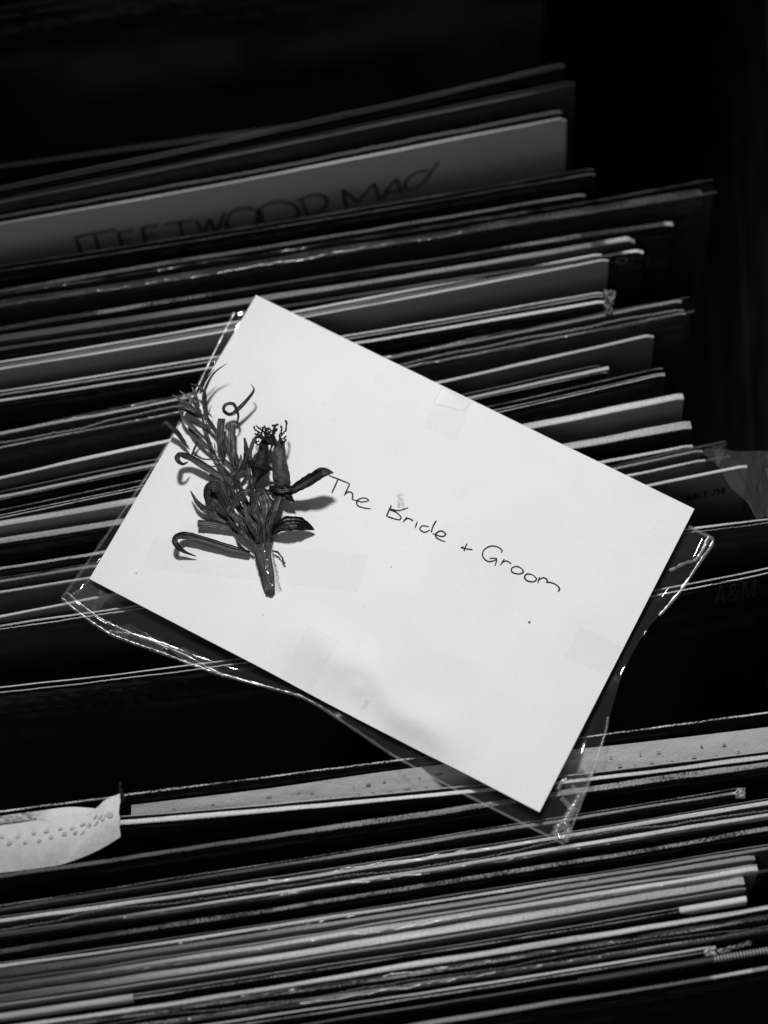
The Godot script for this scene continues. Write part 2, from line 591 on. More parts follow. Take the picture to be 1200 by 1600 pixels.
	board("back_cover", -3.2, 0.9, 0.76, 0.4, {"wear": 1.0, "r": 2.0})
	# R11 thick, torn end
	album("record_album", "thick black gatefold album with two bright edges and a crumpled torn right end", v2(0, 627), v2(946, 471), g.merged({"bow": 3.0}))
	f = board("front_cover", 0, 1.2, 0.6, 0.018, {"wear": 0.95, "jag": 0.12, "fade": 0.25})
	board("gatefold_leaf", -3.2, 0.6, 0.4, 0.1, {"wear": 0.75, "jag": 0.2, "top": -0.4})
	board("back_cover", -4.4, 0.8, 0.62, 0.05, {"wear": 0.95, "jag": 0.15})
	crumple(cur.o, "torn_end", [943, 452, 962, 455, 956, 490, 945, 490], -5.0, 1.6, 7, 10, M.card, 0.1, 0.3)
	# R12 plastic with crinkles
	album("record_album", "album in a crinkled clear sleeve, black face with thin outlined letters at its left", v2(0, 700), v2(1072, 489), g.merged({"bow": 0.0}))
	f = board("front_cover", 0, 0.9, 0.2, 0.018, {"wear": 0.5, "jag": 0.15, "spans": [[-160, 300, 0.4, 60]]})
	board("inner_sleeve", -2.4, 0.8, 0.22, 0.2, {"wear": 0.8, "jag": 0.6, "wob": 2.2, "top": -0.6})
	board("back_cover", -5.6, 1.4, 0.5, 0.08, {"wear": 0.92, "jag": 0.2, "spans": [[560, 1080, 0.3]]})
	outer_sleeve(0.8, -6.2, 1.0, {"amp": 1.1, "over": 3.0})
	lettering([V([-8, 742, 4, 712, 20, 736, 24, 706]), V([34, 734, 40, 706, 58, 708, 60, 722, 34, 734])], 0.4, tone(0.10), f)
	lettering([V([-8, 712, 78, 698])], 0.35, tone(0.08), f, "printed_rule")
	# R13
	album("record_album", "album with a thin bright edge and a dark grey face curled at its corner", v2(0, 748), v2(1022, 524), g.merged({"bow": 1.0}))
	board("cover", 0, 1.5, 0.62, 0.22, {"wear": 0.97, "corner": 1.4, "fade": 0.1, "side": 0.3})
	# R14
	album("record_album", "album ending short of its neighbours in a small square white end", v2(0, 781), v2(953, 580), g.merged({"bow": 2.0}))
	board("front_cover", 0, 0.5, 0.2, 0.018, {"wear": 0.55, "r": 1.0})
	board("inner_sleeve", -0.9, 1.6, 0.42, 0.2, {"wear": 0.95, "jag": 0.2, "corner": 0.1})
	board("back_cover", -3.6, 0.5, 0.18, 0.06, {"wear": 0.7, "r": 3.0})
	# R15
	album("record_album", "black album with three thin speckled white edges and whitened corners", v2(0, 810), v2(1040, 586), g.merged({"bow": 3.0}))
	board("front_cover", 0, 0.5, 0.55, 0.018, {"wear": 0.7, "jag": 0.12})
	board("gatefold_leaf", -1.1, 0.4, 0.55, 0.02, {"wear": 0.6, "jag": 0.1})
	board("back_cover", -3.4, 0.5, 0.3, 0.03, {"wear": 0.5})
	# R16
	album("record_album", "album with a wide pale grey spine up and a plain mid grey face", v2(0, 822), v2(1069, 622), g.merged({"bow": 4.0}))
	board("cover", 0, 2.7, 0.5, 0.5, {"wear": 1.0, "mottle": 0.1, "corner": 0.7, "side": 0.9})
	# R17
	album("record_album", "album with a wide grey spine up and a worn black face", v2(0, 849), v2(1081, 667), g.merged({"bow": 4.0}))
	board("cover", 0, 2.8, 0.4, 0.02, {"wear": 0.97, "fade": 0.7, "corner": 0.7, "jag": 0.1, "blotch": true})
	# R17b
	album("record_album", "black album with one torn ragged white edge beside the clear flopped sleeve", v2(0, 890), v2(1083, 697), g.merged({"bow": 6.0}))
	board("cover", 0, 1.5, 0.5, 0.02, {"wear": 0.8, "jag": 0.35, "fade": 0.3})
	# R18 plastic
	album("record_album", "album under a loose clear sleeve that flops out to the right", v2(0, 926), v2(1103, 719), g.merged({"bow": 9.0}))
	board("front_cover", 0, 1.0, 0.45, 0.12, {"wear": 0.85, "jag": 0.3})
	board("back_cover", -4.2, 1.4, 0.3, 0.2, {"wear": 0.8, "jag": 0.3, "wob": 0.6})
	outer_sleeve(0.9, -5.6, 1.4, {"amp": 1.4, "over": 9.0})
	crumple(cur.o, "loose_film_end", [1096, 703, 1206, 702, 1204, 806, 1186, 812], -7.0, 0.6, 9, 7, M.milky)
	crumple(cur.o, "film_gather", [1112, 697, 1136, 692, 1128, 716, 1122, 730], -5.0, 1.2, 4, 5, M.milky)
	# R19
	album("record_album", "dark grey album with a small catalogue code printed near its right edge", v2(480, 868), v2(1168, 729), g.merged({"bow": 0.0, "lean": 17.0}))
	f = board("cover", 0, 1.3, 0.62, 0.3, {"wear": 0.97, "corner": 0.6, "mottle": 0.15})
	code(f)
	# R20
	album("record_album", "album with a split torn bright edge, just behind the big black logo cover", v2(0, 984), v2(1212, 815), g.merged({"bow": -4.0, "lean": 20.0}))
	board("front_cover", 0, 0.5, 0.5, 0.06, {"wear": 0.75, "jag": 0.4, "mottle": 0.5})
	board("back_cover", -1.3, 0.9, 0.6, 0.04, {"wear": 0.92, "jag": 0.2})
	# R21
	album("record_album", "large black album face with a faint rounded logo, last of the back row", v2(0, 1083), v2(1222, 892), g.merged({"bow": 16.0, "lean": 22.0}))
	f = board("front_cover", 0, 0.6, 0.55, 0.011, {"wear": 0.93, "jag": 0.3, "gloss": true, "fade": 0.2})
	board("back_cover", -2.2, 0.7, 0.55, 0.02, {"wear": 0.9, "jag": 0.12})
	logo(f)

# a crumpled piece of paper or film between four corners in the picture: flat facets at all angles
func crumple(parent: Node3D, called: String, q: Array, h: float, amp: float, nx: int, ny: int, m: Material, lo := 1.0, hi := 1.0) -> void:
	var t := parent
	var inv := Transform3D()
	while t and t != self:
		inv = inv * t.transform.affine_inverse() if inv == Transform3D() else inv * t.transform.affine_inverse()
		t = t.get_parent() as Node3D
	var s := Shape.new()
	var p := []
	for r in ny + 1:
		for k in nx + 1:
			var u := float(k) / nx
			var v := float(r) / ny
			var c := v2(q[0], q[1]).lerp(v2(q[2], q[3]), u).lerp(v2(q[6], q[7]).lerp(v2(q[4], q[5]), u), v)
			var step := v2(q[0], q[1]).distance_to(v2(q[2], q[3])) / nx * 0.3
			c += v2(rng.randf_range(-1, 1), rng.randf_range(-1, 1)) * step
			p.append(inv * P(c.x, c.y, h + amp * rng.randf_range(-1, 1)))
	for r in ny:
		for k in nx:
			var a: Vector3 = p[r * (nx + 1) + k]
			var b: Vector3 = p[r * (nx + 1) + k + 1]
			var d: Vector3 = p[(r + 1) * (nx + 1) + k]
			var e: Vector3 = p[(r + 1) * (nx + 1) + k + 1]
			var c1 := tone(rng.randf_range(lo, hi))
			s.grid(PackedVector3Array([a, b, d, d]), 2, PackedColorArray([c1, c1, c1, c1]))
			c1 = tone(rng.randf_range(lo, hi))
			s.grid(PackedVector3Array([b, e, d, d]), 2, PackedColorArray([c1, c1, c1, c1]))
	obj(called, s, m, parent)

func fleetwood(f: Node) -> void:
	var l := [
		[116, 369, 140, 364, 182, 356], [118, 371, 124, 384, 129, 398], [148, 365, 152, 380, 155, 394],
		[184, 360, 188, 374, 192, 388], [184, 360, 208, 356], [188, 374, 206, 371], [192, 388, 216, 383],
		[221, 353, 225, 367, 229, 381], [221, 353, 247, 348], [225, 367, 243, 363], [229, 381, 256, 376],
		[258, 347, 300, 340], [280, 344, 286, 372], [306, 340, 316, 366], [316, 366, 326, 338], [326, 338, 338, 362], [338, 362, 348, 332, 352, 328],
		[352, 350, 358, 330, 378, 321, 398, 324, 408, 334, 400, 347, 378, 353, 358, 352, 352, 346],
		[400, 342, 404, 324, 424, 312, 448, 312, 464, 322, 462, 335, 440, 344, 416, 345, 402, 338],
		[470, 308, 475, 322, 481, 336], [462, 310, 490, 300, 508, 305, 508, 318, 496, 328, 481, 334],
		[534, 292, 541, 322], [534, 292, 558, 312], [558, 312, 584, 282], [584, 282, 592, 310],
		[596, 308, 606, 290, 618, 276], [618, 276, 628, 300], [602, 298, 624, 293],
		[640, 272, 632, 282, 634, 292, 648, 290, 662, 280, 672, 266, 684, 251], [640, 272, 656, 264, 668, 264]]
	var st := []
	for a in l:
		st.append(V(a))
	lettering(st, 1.1, tone(0.01), f, "band_lettering", 0.9)

func text_on(f: Node, words: String, at: Vector2, height: float, width: float, col: float, called: String, bold := false) -> void:
	var sf := SystemFont.new()
	sf.font_names = PackedStringArray(["Droid Serif" if called.begins_with("title") else "Droid Sans"])
	sf.font_weight = 700 if bold else 400
	var m := mat(0.6, 0.3, col)
	m.vertex_color_use_as_albedo = false
	var q := on_face(cur.o, at.x, at.y)
	var whole := sf.get_string_size(words, HORIZONTAL_ALIGNMENT_LEFT, -1, 64).x
	var line := Node3D.new()
	line.name = called
	f.add_child(line, true)
	for k in words.length():
		var x := q.x + width * sf.get_string_size(words.substr(0, k), HORIZONTAL_ALIGNMENT_LEFT, -1, 64).x / whole
		if words[k] == " ":
			continue
		var tm := TextMesh.new()
		tm.font = sf
		tm.text = words[k]
		tm.font_size = 64
		tm.pixel_size = 0.01
		tm.depth = 0.002
		tm.horizontal_alignment = HORIZONTAL_ALIGNMENT_LEFT
		tm.vertical_alignment = VERTICAL_ALIGNMENT_TOP
		var o := MeshInstance3D.new()
		o.name = "letter"
		o.mesh = tm
		o.material_override = m
		line.add_child(o, true)
		var a := tm.get_aabb()
		var up := height / 0.457
		o.scale = Vector3(width / whole * 100.0, up, 0.05)
		o.position = Vector3(x, q.y - (a.position.y if words[k] != "-" and words[k] != "'" else a.position.y - 0.16) * up, bend(x) + 0.15 * MM)
		o.rotation.y = -atan((bend(x + 0.004) - bend(x)) / 0.004)

func code(f: Node) -> void:
	text_on(f, "ABCX-758", v2(1071, 783), 0.0042, 0.0155, 0.006, "catalogue_code", true)

func logo(f: Node) -> void:
	text_on(f, "A&M", v2(1113, 941), 0.0105, 0.0165, 0.04, "label_logo", true)
	lettering([V([1108, 912, 1104, 925, 1102, 938, 1104, 946, 1112, 948, 1150, 946, 1186, 940, 1194, 932, 1198, 912, 1196, 904, 1186, 902, 1150, 904, 1116, 907, 1108, 912])], 0.4, tone(0.02), f, "logo_frame", 1.0)
	text_on(f, "BURT", v2(66, 1118), 0.0135, 0.056, 0.024, "title", true)
	text_on(f, "BACHARACH'S GREATEST HITS", v2(246, 1122), 0.0075, 0.15, 0.018, "title", true)

func front_row() -> void:
	var g := {"group": "albums in the front row", "lean": 12.0}
	var f: MeshInstance3D
	# F1
	album("record_album", "black album with a scuffed speckled edge, first of the front row", v2(0, 1269), v2(1225, 1112), g.merged({"bow": 0.0, "lean": 26.0}, true))
	board("cover", 0, 0.8, 0.85, 0.018, {"wear": 0.5, "jag": 0.3, "fade": 0.2})
	strip()
	# F2
	album("record_album", "black album with a bright split edge and outlined letters on its face", v2(200, 1288), v2(1222, 1183), g.merged({"bow": 6.0}))
	f = board("front_cover", 0, 1.7, 0.66, 0.018, {"wear": 0.97, "jag": 0.1, "fade": 0.25})
	board("back_cover", -2.8, 0.5, 0.45, 0.1, {"wear": 0.85, "jag": 0.08})
	var l := [[205, 1311, 207, 1303, 216, 1298, 236, 1296, 237, 1308], [206, 1306, 236, 1303], [250, 1309, 252, 1297, 284, 1293, 290, 1296, 290, 1305], [299, 1304, 301, 1291, 330, 1288, 342, 1290, 340, 1296, 322, 1300, 299, 1304]]
	var st := []
	for a in l:
		st.append(V(a))
	lettering(st, 0.45, tone(0.22), f, "outlined_lettering", 1.0)
	# F3
	album("record_album", "black album with a torn furry grey edge behind the one with the white torn end", v2(0, 1372), v2(1222, 1195), g.merged({"bow": 0.0}))
	board("cover", 0, 1.9, 0.32, 0.014, {"wear": 0.72, "jag": 0.5, "fade": 0.5, "spans": [[-200, 480, 0.12, 120]]})
	# F4
	album("record_album", "black album ending inside the picture in a white torn end", v2(0, 1424), v2(1163, 1239), g.merged({"bow": 0.0}))
	f = board("cover", 0, 1.3, 0.3, 0.03, {"wear": 0.85, "jag": 0.3, "spans": [[-200, 500, 0.06, 160], [1145, 1170, 0.7]], "corner": 0.3})
	board("back_cover", -1.8, 0.4, 0.35, 0.03, {"wear": 0.5, "jag": 0.3})
	crumple(cur.o, "torn_end", [1150, 1232, 1165, 1230, 1164, 1247, 1150, 1248], -5.0, 1.2, 5, 5, M.card, 0.45, 0.62)
	# F5
	album("record_album", "album with two bright edges and crinkled film between them in the front row", v2(0, 1460), v2(1240, 1269), g.merged({"bow": 4.0}))
	board("front_cover", 0, 1.2, 0.6, 0.03, {"wear": 0.97, "jag": 0.12, "spans": [[-200, 250, 0.1, 120]]})
	board("inner_sleeve", -2.6, 0.5, 0.25, 0.25, {"wear": 0.7, "jag": 1.2, "wob": 2.6, "top": -0.5})
	board("back_cover", -4.2, 1.5, 0.64, 0.1, {"wear": 0.98, "jag": 0.08})
	board("wrapper_edge", -6.3, 0.3, 0.4, 0.1, {"wear": 0.85})
	outer_sleeve(0.6, -5.0, 0.6, {"amp": 1.0})
	# F6
	album("record_album", "black album with a fine speckled grey edge between two bright ones", v2(0, 1490), v2(1235, 1293), g.merged({"bow": 3.0}))
	board("cover", 0, 1.7, 0.34, 0.018, {"wear": 0.5, "jag": 0.14, "fade": 0.4, "spans": [[-200, 260, 0.08, 120]]})
	# F7
	album("record_album", "album with a smooth bright rounded edge, before the bundle in cloudy film", v2(0, 1512), v2(1235, 1322), g.merged({"bow": 3.0}))
	board("front_cover", 0, 1.2, 0.6, 0.05, {"wear": 1.0, "spans": [[850, 1500, 0.2, 200]]})
	board("back_cover", -1.6, 0.4, 0.2, 0.05, {"wear": 0.9})
	# F8a
	album("record_album", "grey album in cloudy film with a bright blunt right end, back one of the pair", v2(0, 1544), v2(1185, 1360), g.merged({"bow": 2.0}))
	board("front_cover", 0, 1.6, 0.62, 0.3, {"wear": 1.0, "mottle": 0.15, "spans": [[-300, 300, 0.1, 300]], "fade": 2.0})
	board("inner_sleeve", -2.4, 0.8, 0.36, 0.3, {"wear": 1.0, "wob": 1.0, "spans": [[-300, 300, 0.08, 300]]})
	board("back_cover", -4.4, 2.0, 0.3, 0.25, {"wear": 1.0, "spans": [[-300, 300, 0.06, 300]]})
	outer_sleeve(0.7, -6.8, 0.9, {"amp": 0.8})
	# F8b
	album("record_album", "grey album in cloudy film, front half of the filmed pair, just behind the taped one", v2(0, 1572), v2(1166, 1388), g.merged({"bow": 3.0}))
	board("front_cover", 0, 0.8, 0.3, 0.25, {"wear": 1.0, "fade": 2.0})
	board("back_cover", -1.7, 2.6, 0.58, 0.3, {"wear": 1.0, "mottle": 0.15, "spans": [[-300, 300, 0.1, 300]]})
	# F9
	album("record_album", "black album with white tape wrapped over both ends of its edge", v2(0, 1592), v2(1166, 1408), g.merged({"bow": 3.0}))
	f = board("front_cover", 0, 0.5, 0.5, 0.018, {"wear": 0.5, "jag": 0.15})
	board("back_cover", -1.3, 0.5, 0.3, 0.03, {"wear": 0.8})
	edge_tape(f, 1062, 1167, 0.72)
	edge_tape(f, -120, 208, 0.5)
	# F10
	album("record_album", "album with a plain bright rounded edge next to the scratched black ones", v2(60, 1602), v2(1250, 1413), g.merged({"bow": 3.0}))
	board("cover", 0, 1.9, 0.55, 0.03, {"wear": 1.0, "jag": 0.12, "mottle": 0.2})
	# F11
	album("record_album", "scratched black album in crumpled film near the bottom of the picture", v2(300, 1592), v2(1250, 1444), g.merged({"bow": 2.0}))
	board("front_cover", 0, 0.8, 0.35, 0.02, {"wear": 0.5, "jag": 0.3, "fade": 0.5})
	board("inner_sleeve", -2.0, 0.5, 0.16, 0.1, {"wear": 0.6, "jag": 1.0, "wob": 1.6, "top": -0.4})
	board("back_cover", -3.6, 0.9, 0.4, 0.02, {"wear": 0.45, "jag": 0.25})
	outer_sleeve(0.7, -4.6, 0.8, {"amp": 1.0})
	# F12
	album("record_album", "black album with a thin bright edge ending in a ragged twist of torn paper", v2(500, 1583), v2(1117, 1486), g.merged({"bow": 1.0}))
	f = board("front_cover", 0, 0.5, 0.5, 0.02, {"wear": 0.6, "jag": 0.3})
	board("back_cover", -1.4, 0.8, 0.55, 0.03, {"wear": 0.92, "jag": 0.2})
	crumple(cur.o, "torn_end", [1100, 1482, 1118, 1478, 1119, 1491, 1102, 1493], -5.0, 1.2, 5, 4, M.card, 0.35, 0.7)
	crumple(cur.o, "torn_twist", [1122, 1484, 1172, 1469, 1174, 1476, 1122, 1490], -5.0, 1.0, 9, 3, M.card, 0.15, 0.5)
	# F13
	album("record_album", "album with a ribbed edge, bright only at its right, second from the front", v2(600, 1583), v2(1250, 1478), g.merged({"bow": 1.0}))
	f = board("cover", 0, 1.0, 0.1, 0.014, {"wear": 0.8, "jag": 0.1})
	ribs(f)
	# F14
	album("record_album", "plain black album at the very front with a grey edge taped bright at its right", v2(950, 1556), v2(1250, 1506), g.merged({"bow": 0.0, "lean": 16.0}, true))
	board("cover", 0, 1.6, 0.22, 0.018, {"wear": 0.95, "spans": [[1112, 1178, 0.62], [1178, 1300, 0.3]], "gloss": true})

func edge_tape(f: Node, a: float, b: float, q: float) -> void:   # tape folded over the top edge
	var s := Shape.new()
	var g := PackedVector3Array()
	var cc := PackedColorArray()
	var x0 := lx(a)
	var x1 := lx(b)
	var prof := [[-3.6, 0.25], [-2.4, 0.3], [-1.0, 0.3], [-0.2, 0.25], [0.3, -0.2], [0.4, -1.0], [0.25, -1.7], [-0.4, -2.05], [-2.0, -2.1]]
	for r in prof.size():
		for k in 60:
			var x := lerpf(x0 + maxf(0.0, -prof[r][0]) * 1.2 * MM, x1, k / 59.0)
			g.append(Vector3(x, cur.long + (prof[r][0] + 0.15 * nz.get_noise_2d(x * 900.0, r * 4.0)) * MM, bend(x) + prof[r][1] * MM))
			cc.append(tone(q * (0.9 + 0.2 * n01(nz, x * 1500.0, r * 5.0))))
	s.grid(g, 60, cc)
	obj("white_tape", s, M.card, f)

func ribs(f: Node) -> void:                              # the ribbed binding along the edge
	var x := lx(905.0)
	var end := lx(1249.0)
	while x < end:
		var s := Shape.new()
		var q := 0.45 if x > lx(1113.0) else 0.1
		var z := bend(x)
		s.tube(PackedVector3Array([Vector3(x, cur.long - 1.2 * MM, z + 0.25 * MM), Vector3(x, cur.long + 0.1 * MM, z + 0.25 * MM), Vector3(x, cur.long + 0.4 * MM, z - 0.5 * MM), Vector3(x, cur.long + 0.0 * MM, z - 1.25 * MM)]), [0.36 * MM], 6, [q], false)
		obj("rib", s, M.card, f)
		x += 1.15 * MM

# the pale paper strip of printed dots in front of the first album of the front row: flat at the right, torn and curled outwards at the left
func strip() -> void:
	var t := thing("paper_strip", "pale printed paper strip torn and curled outward at its left end", "paper strip", Transform3D(Basis(), P(600, 1215, -12)), "")
	var inv := t.transform.affine_inverse()
	for part in 2:
		var s := Shape.new()
		var g := PackedVector3Array()
		var cc := PackedColorArray()
		# the upper and the lower edge as they lie, [x, y, height]
		var hi := [[205, 1258, -9], [420, 1232, -9], [600, 1206, -9], [830, 1178, -9], [1000, 1160, -9], [1240, 1131, -9]] if part == 0 else [[-90, 1296, -5], [0, 1285, -5], [80, 1276, -4], [140, 1268, -4], [164, 1250, -3], [188, 1240, -3]]
		var lo := [[205, 1292, -14.5], [420, 1268, -14.5], [600, 1248, -14.5], [830, 1224, -14.5], [1000, 1205, -14.5], [1240, 1178, -14.5]] if part == 0 else [[-90, 1376, -7], [0, 1364, -7], [60, 1357, -7], [105, 1348, -6], [150, 1330, -5], [188, 1308, -4]]
		var a := []
		var b := []
		for k in hi.size():
			a.append(P(hi[k][0], hi[k][1], hi[k][2]))
			b.append(P(lo[k][0], lo[k][1], lo[k][2]))
		a = smooth_line(a, 24)
		b = smooth_line(b, 24)
		for r in 15:
			var v := r / 14.0
			for k in a.size():
				var p: Vector3 = (a[k] as Vector3).lerp(b[k], v)
				if part == 1:
					p.y += 2.2 * MM * sin(v * PI) + 0.5 * MM * nz.get_noise_2d(k * 1.5, r * 3.0)
					if k > a.size() - 8:
						p.x += 0.6 * MM * nf.get_noise_2d(r * 5.0, 3.0)
				else:
					p.y += 0.4 * MM * nz.get_noise_2d(k * 1.2, r * 2.0)
				g.append(inv * p)
				var q := (0.76 if part == 1 else 0.7) * (0.93 + 0.14 * n01(nf, k * 2.0, r * 3.0))
				cc.append(tone(q))
		s.grid(g, a.size(), cc)
		var sh := obj("flat_strip" if part == 0 else "curled_flap", s, M.card, t)
		# the printed dots and dashes: flat blots on the paper
		var ink := Shape.new()
		var n := 0
		for k in 70 if part == 0 else 24:
			var row := k % 2
			var i := int(lerpf(6, a.size() - 8, (k / (70.0 if part == 0 else 23.0)) * 0.99)) if part == 0 else int(lerpf(18, a.size() - 14, k / 23.0))
			var v := (0.35 if row == 0 else 0.72) if part == 0 else (0.3 if row == 0 else 0.42)
			if part == 0 and rng.randf() < 0.35:
				continue
			var col := tone(rng.randf_range(0.24, 0.42) if part == 0 else rng.randf_range(0.42, 0.55))
			var r0 := rng.randf_range(0.25, 0.6) * MM if part == 0 else rng.randf_range(0.6, 1.05) * MM
			var long := rng.randf_range(1.0, 3.2) if part == 0 else 1.1
			var p: Vector3 = (a[i] as Vector3).lerp(b[i], v + rng.randf_range(-0.05, 0.05))
			var e1: Vector3 = ((a[i + 1] as Vector3) - a[i]).normalized()
			var e2: Vector3 = ((b[i] as Vector3) - a[i]).normalized()
			if part == 1:
				p.y += 2.2 * MM * sin(v * PI)
			var up := e2.cross(e1).normalized()
			if up.y < 0:
				up = -up
			p += up * (0.5 + 0.01 * n) * MM * (0.7 if part == 0 else 0.9)
			n += 1
			var d := PackedVector3Array()
			var dc := PackedColorArray()
			for ring in 2:
				for j in 11:
					var an := TAU * j / 10.0
					var rr := r0 * ring * (0.75 + 0.5 * n01(nf, k * 11.0, float(j % 10) * 7.0))
					d.append(inv * (p + e1 * cos(an) * rr * long + e2 * sin(an) * rr * 0.75))
					dc.append(col)
			ink.grid(d, 11, dc)
		obj("printed_dots", ink, M.ink, sh)
	# the white lip folded back over the top of the flap
	var lip := Shape.new()
	var lg := PackedVector3Array()
	var lc := PackedColorArray()
	var la := smooth_line(v3s([-60, 1284, 0, 1275, 60, 1267, 108, 1261, 148, 1263], -5.2), 14)
	var lb := smooth_line(v3s([-60, 1294, 0, 1287, 60, 1281, 112, 1284, 148, 1266], -3.6), 14)
	for r in 7:
		for k in la.size():
			var p: Vector3 = (la[k] as Vector3).lerp(lb[k], r / 6.0)
			p.y += 0.3 * MM * nf.get_noise_2d(k * 4.0, r * 6.0)
			lg.append(inv * p)
			var px := k / float(la.size() - 1)
			lc.append(tone(lerpf(0.1 + 0.6 * n01(nf, k * 9.0, r * 16.0), 0.82, smoothstep(0.45, 0.62, px))))
	lip.grid(lg, la.size(), lc)
	obj("folded_lip", lip, M.card, t)
	# the little torn tip that stands up where the strip is torn
	var tip := Shape.new()
	var line := []
	for q in [[193, 1252, -6], [191, 1243, -3], [188, 1232, 2], [189, 1221, 6]]:
		line.append(inv * P(q[0], q[1], q[2]))
	tip.tube(PackedVector3Array(smooth_line(line, 5)), [0.9 * MM, 0.7 * MM, 0.35 * MM], 6, [0.05, 0.12, 0.07])
	obj("torn_tip", tip, M.card, t)

# ---------------------------------------------------------------- the clear bag under the envelope
func px_line(p: Array, h: float, per := 10) -> Array:
	var l := []
	for k in range(0, p.size(), 2):
		l.append(P(p[k], p[k + 1], h))
	return smooth_line(l, per)

func v3s(p: Array, h: float) -> Array:
	var l := []
	for k in range(0, p.size(), 2):
		l.append(P(p[k], p[k + 1], h))
	return l

func walk(l: Array, s: float) -> Vector3:
	var f := clampf(s, 0.0, 1.0) * (l.size() - 1)
	var k := int(f)
	return (l[k] as Vector3).lerp(l[mini(k + 1, l.size() - 1)], f - k)

func crease(t0: Node3D, called: String, l: Array, w: float, rise: float, jitter: float, inv: Transform3D) -> void:   # an arched fold in film
	var s := Shape.new()
	var g := PackedVector3Array()
	for k in l.size():
		var t: Vector3 = ((l[mini(k + 1, l.size() - 1)] as Vector3) - l[maxi(k - 1, 0)]).normalized()
		var side := t.cross(Vector3.UP).normalized()
		var ww := w * (0.7 + 0.6 * n01(nf, k * 4.0, w * 9000.0))
		for j in 7:
			var a := j / 6.0 * 2.0 - 1.0
			g.append(inv * ((l[k] as Vector3) + side * a * ww * 0.7 + Vector3.UP * (0.45 * rise * (1.0 - a * a) + jitter * nf.get_noise_2d(k * 7.0 + w * 1e4, j * 8.0))))
	s.grid(g, 7)
	obj(called, s, M.slash if called == "corner_crease" else M.crease, t0)

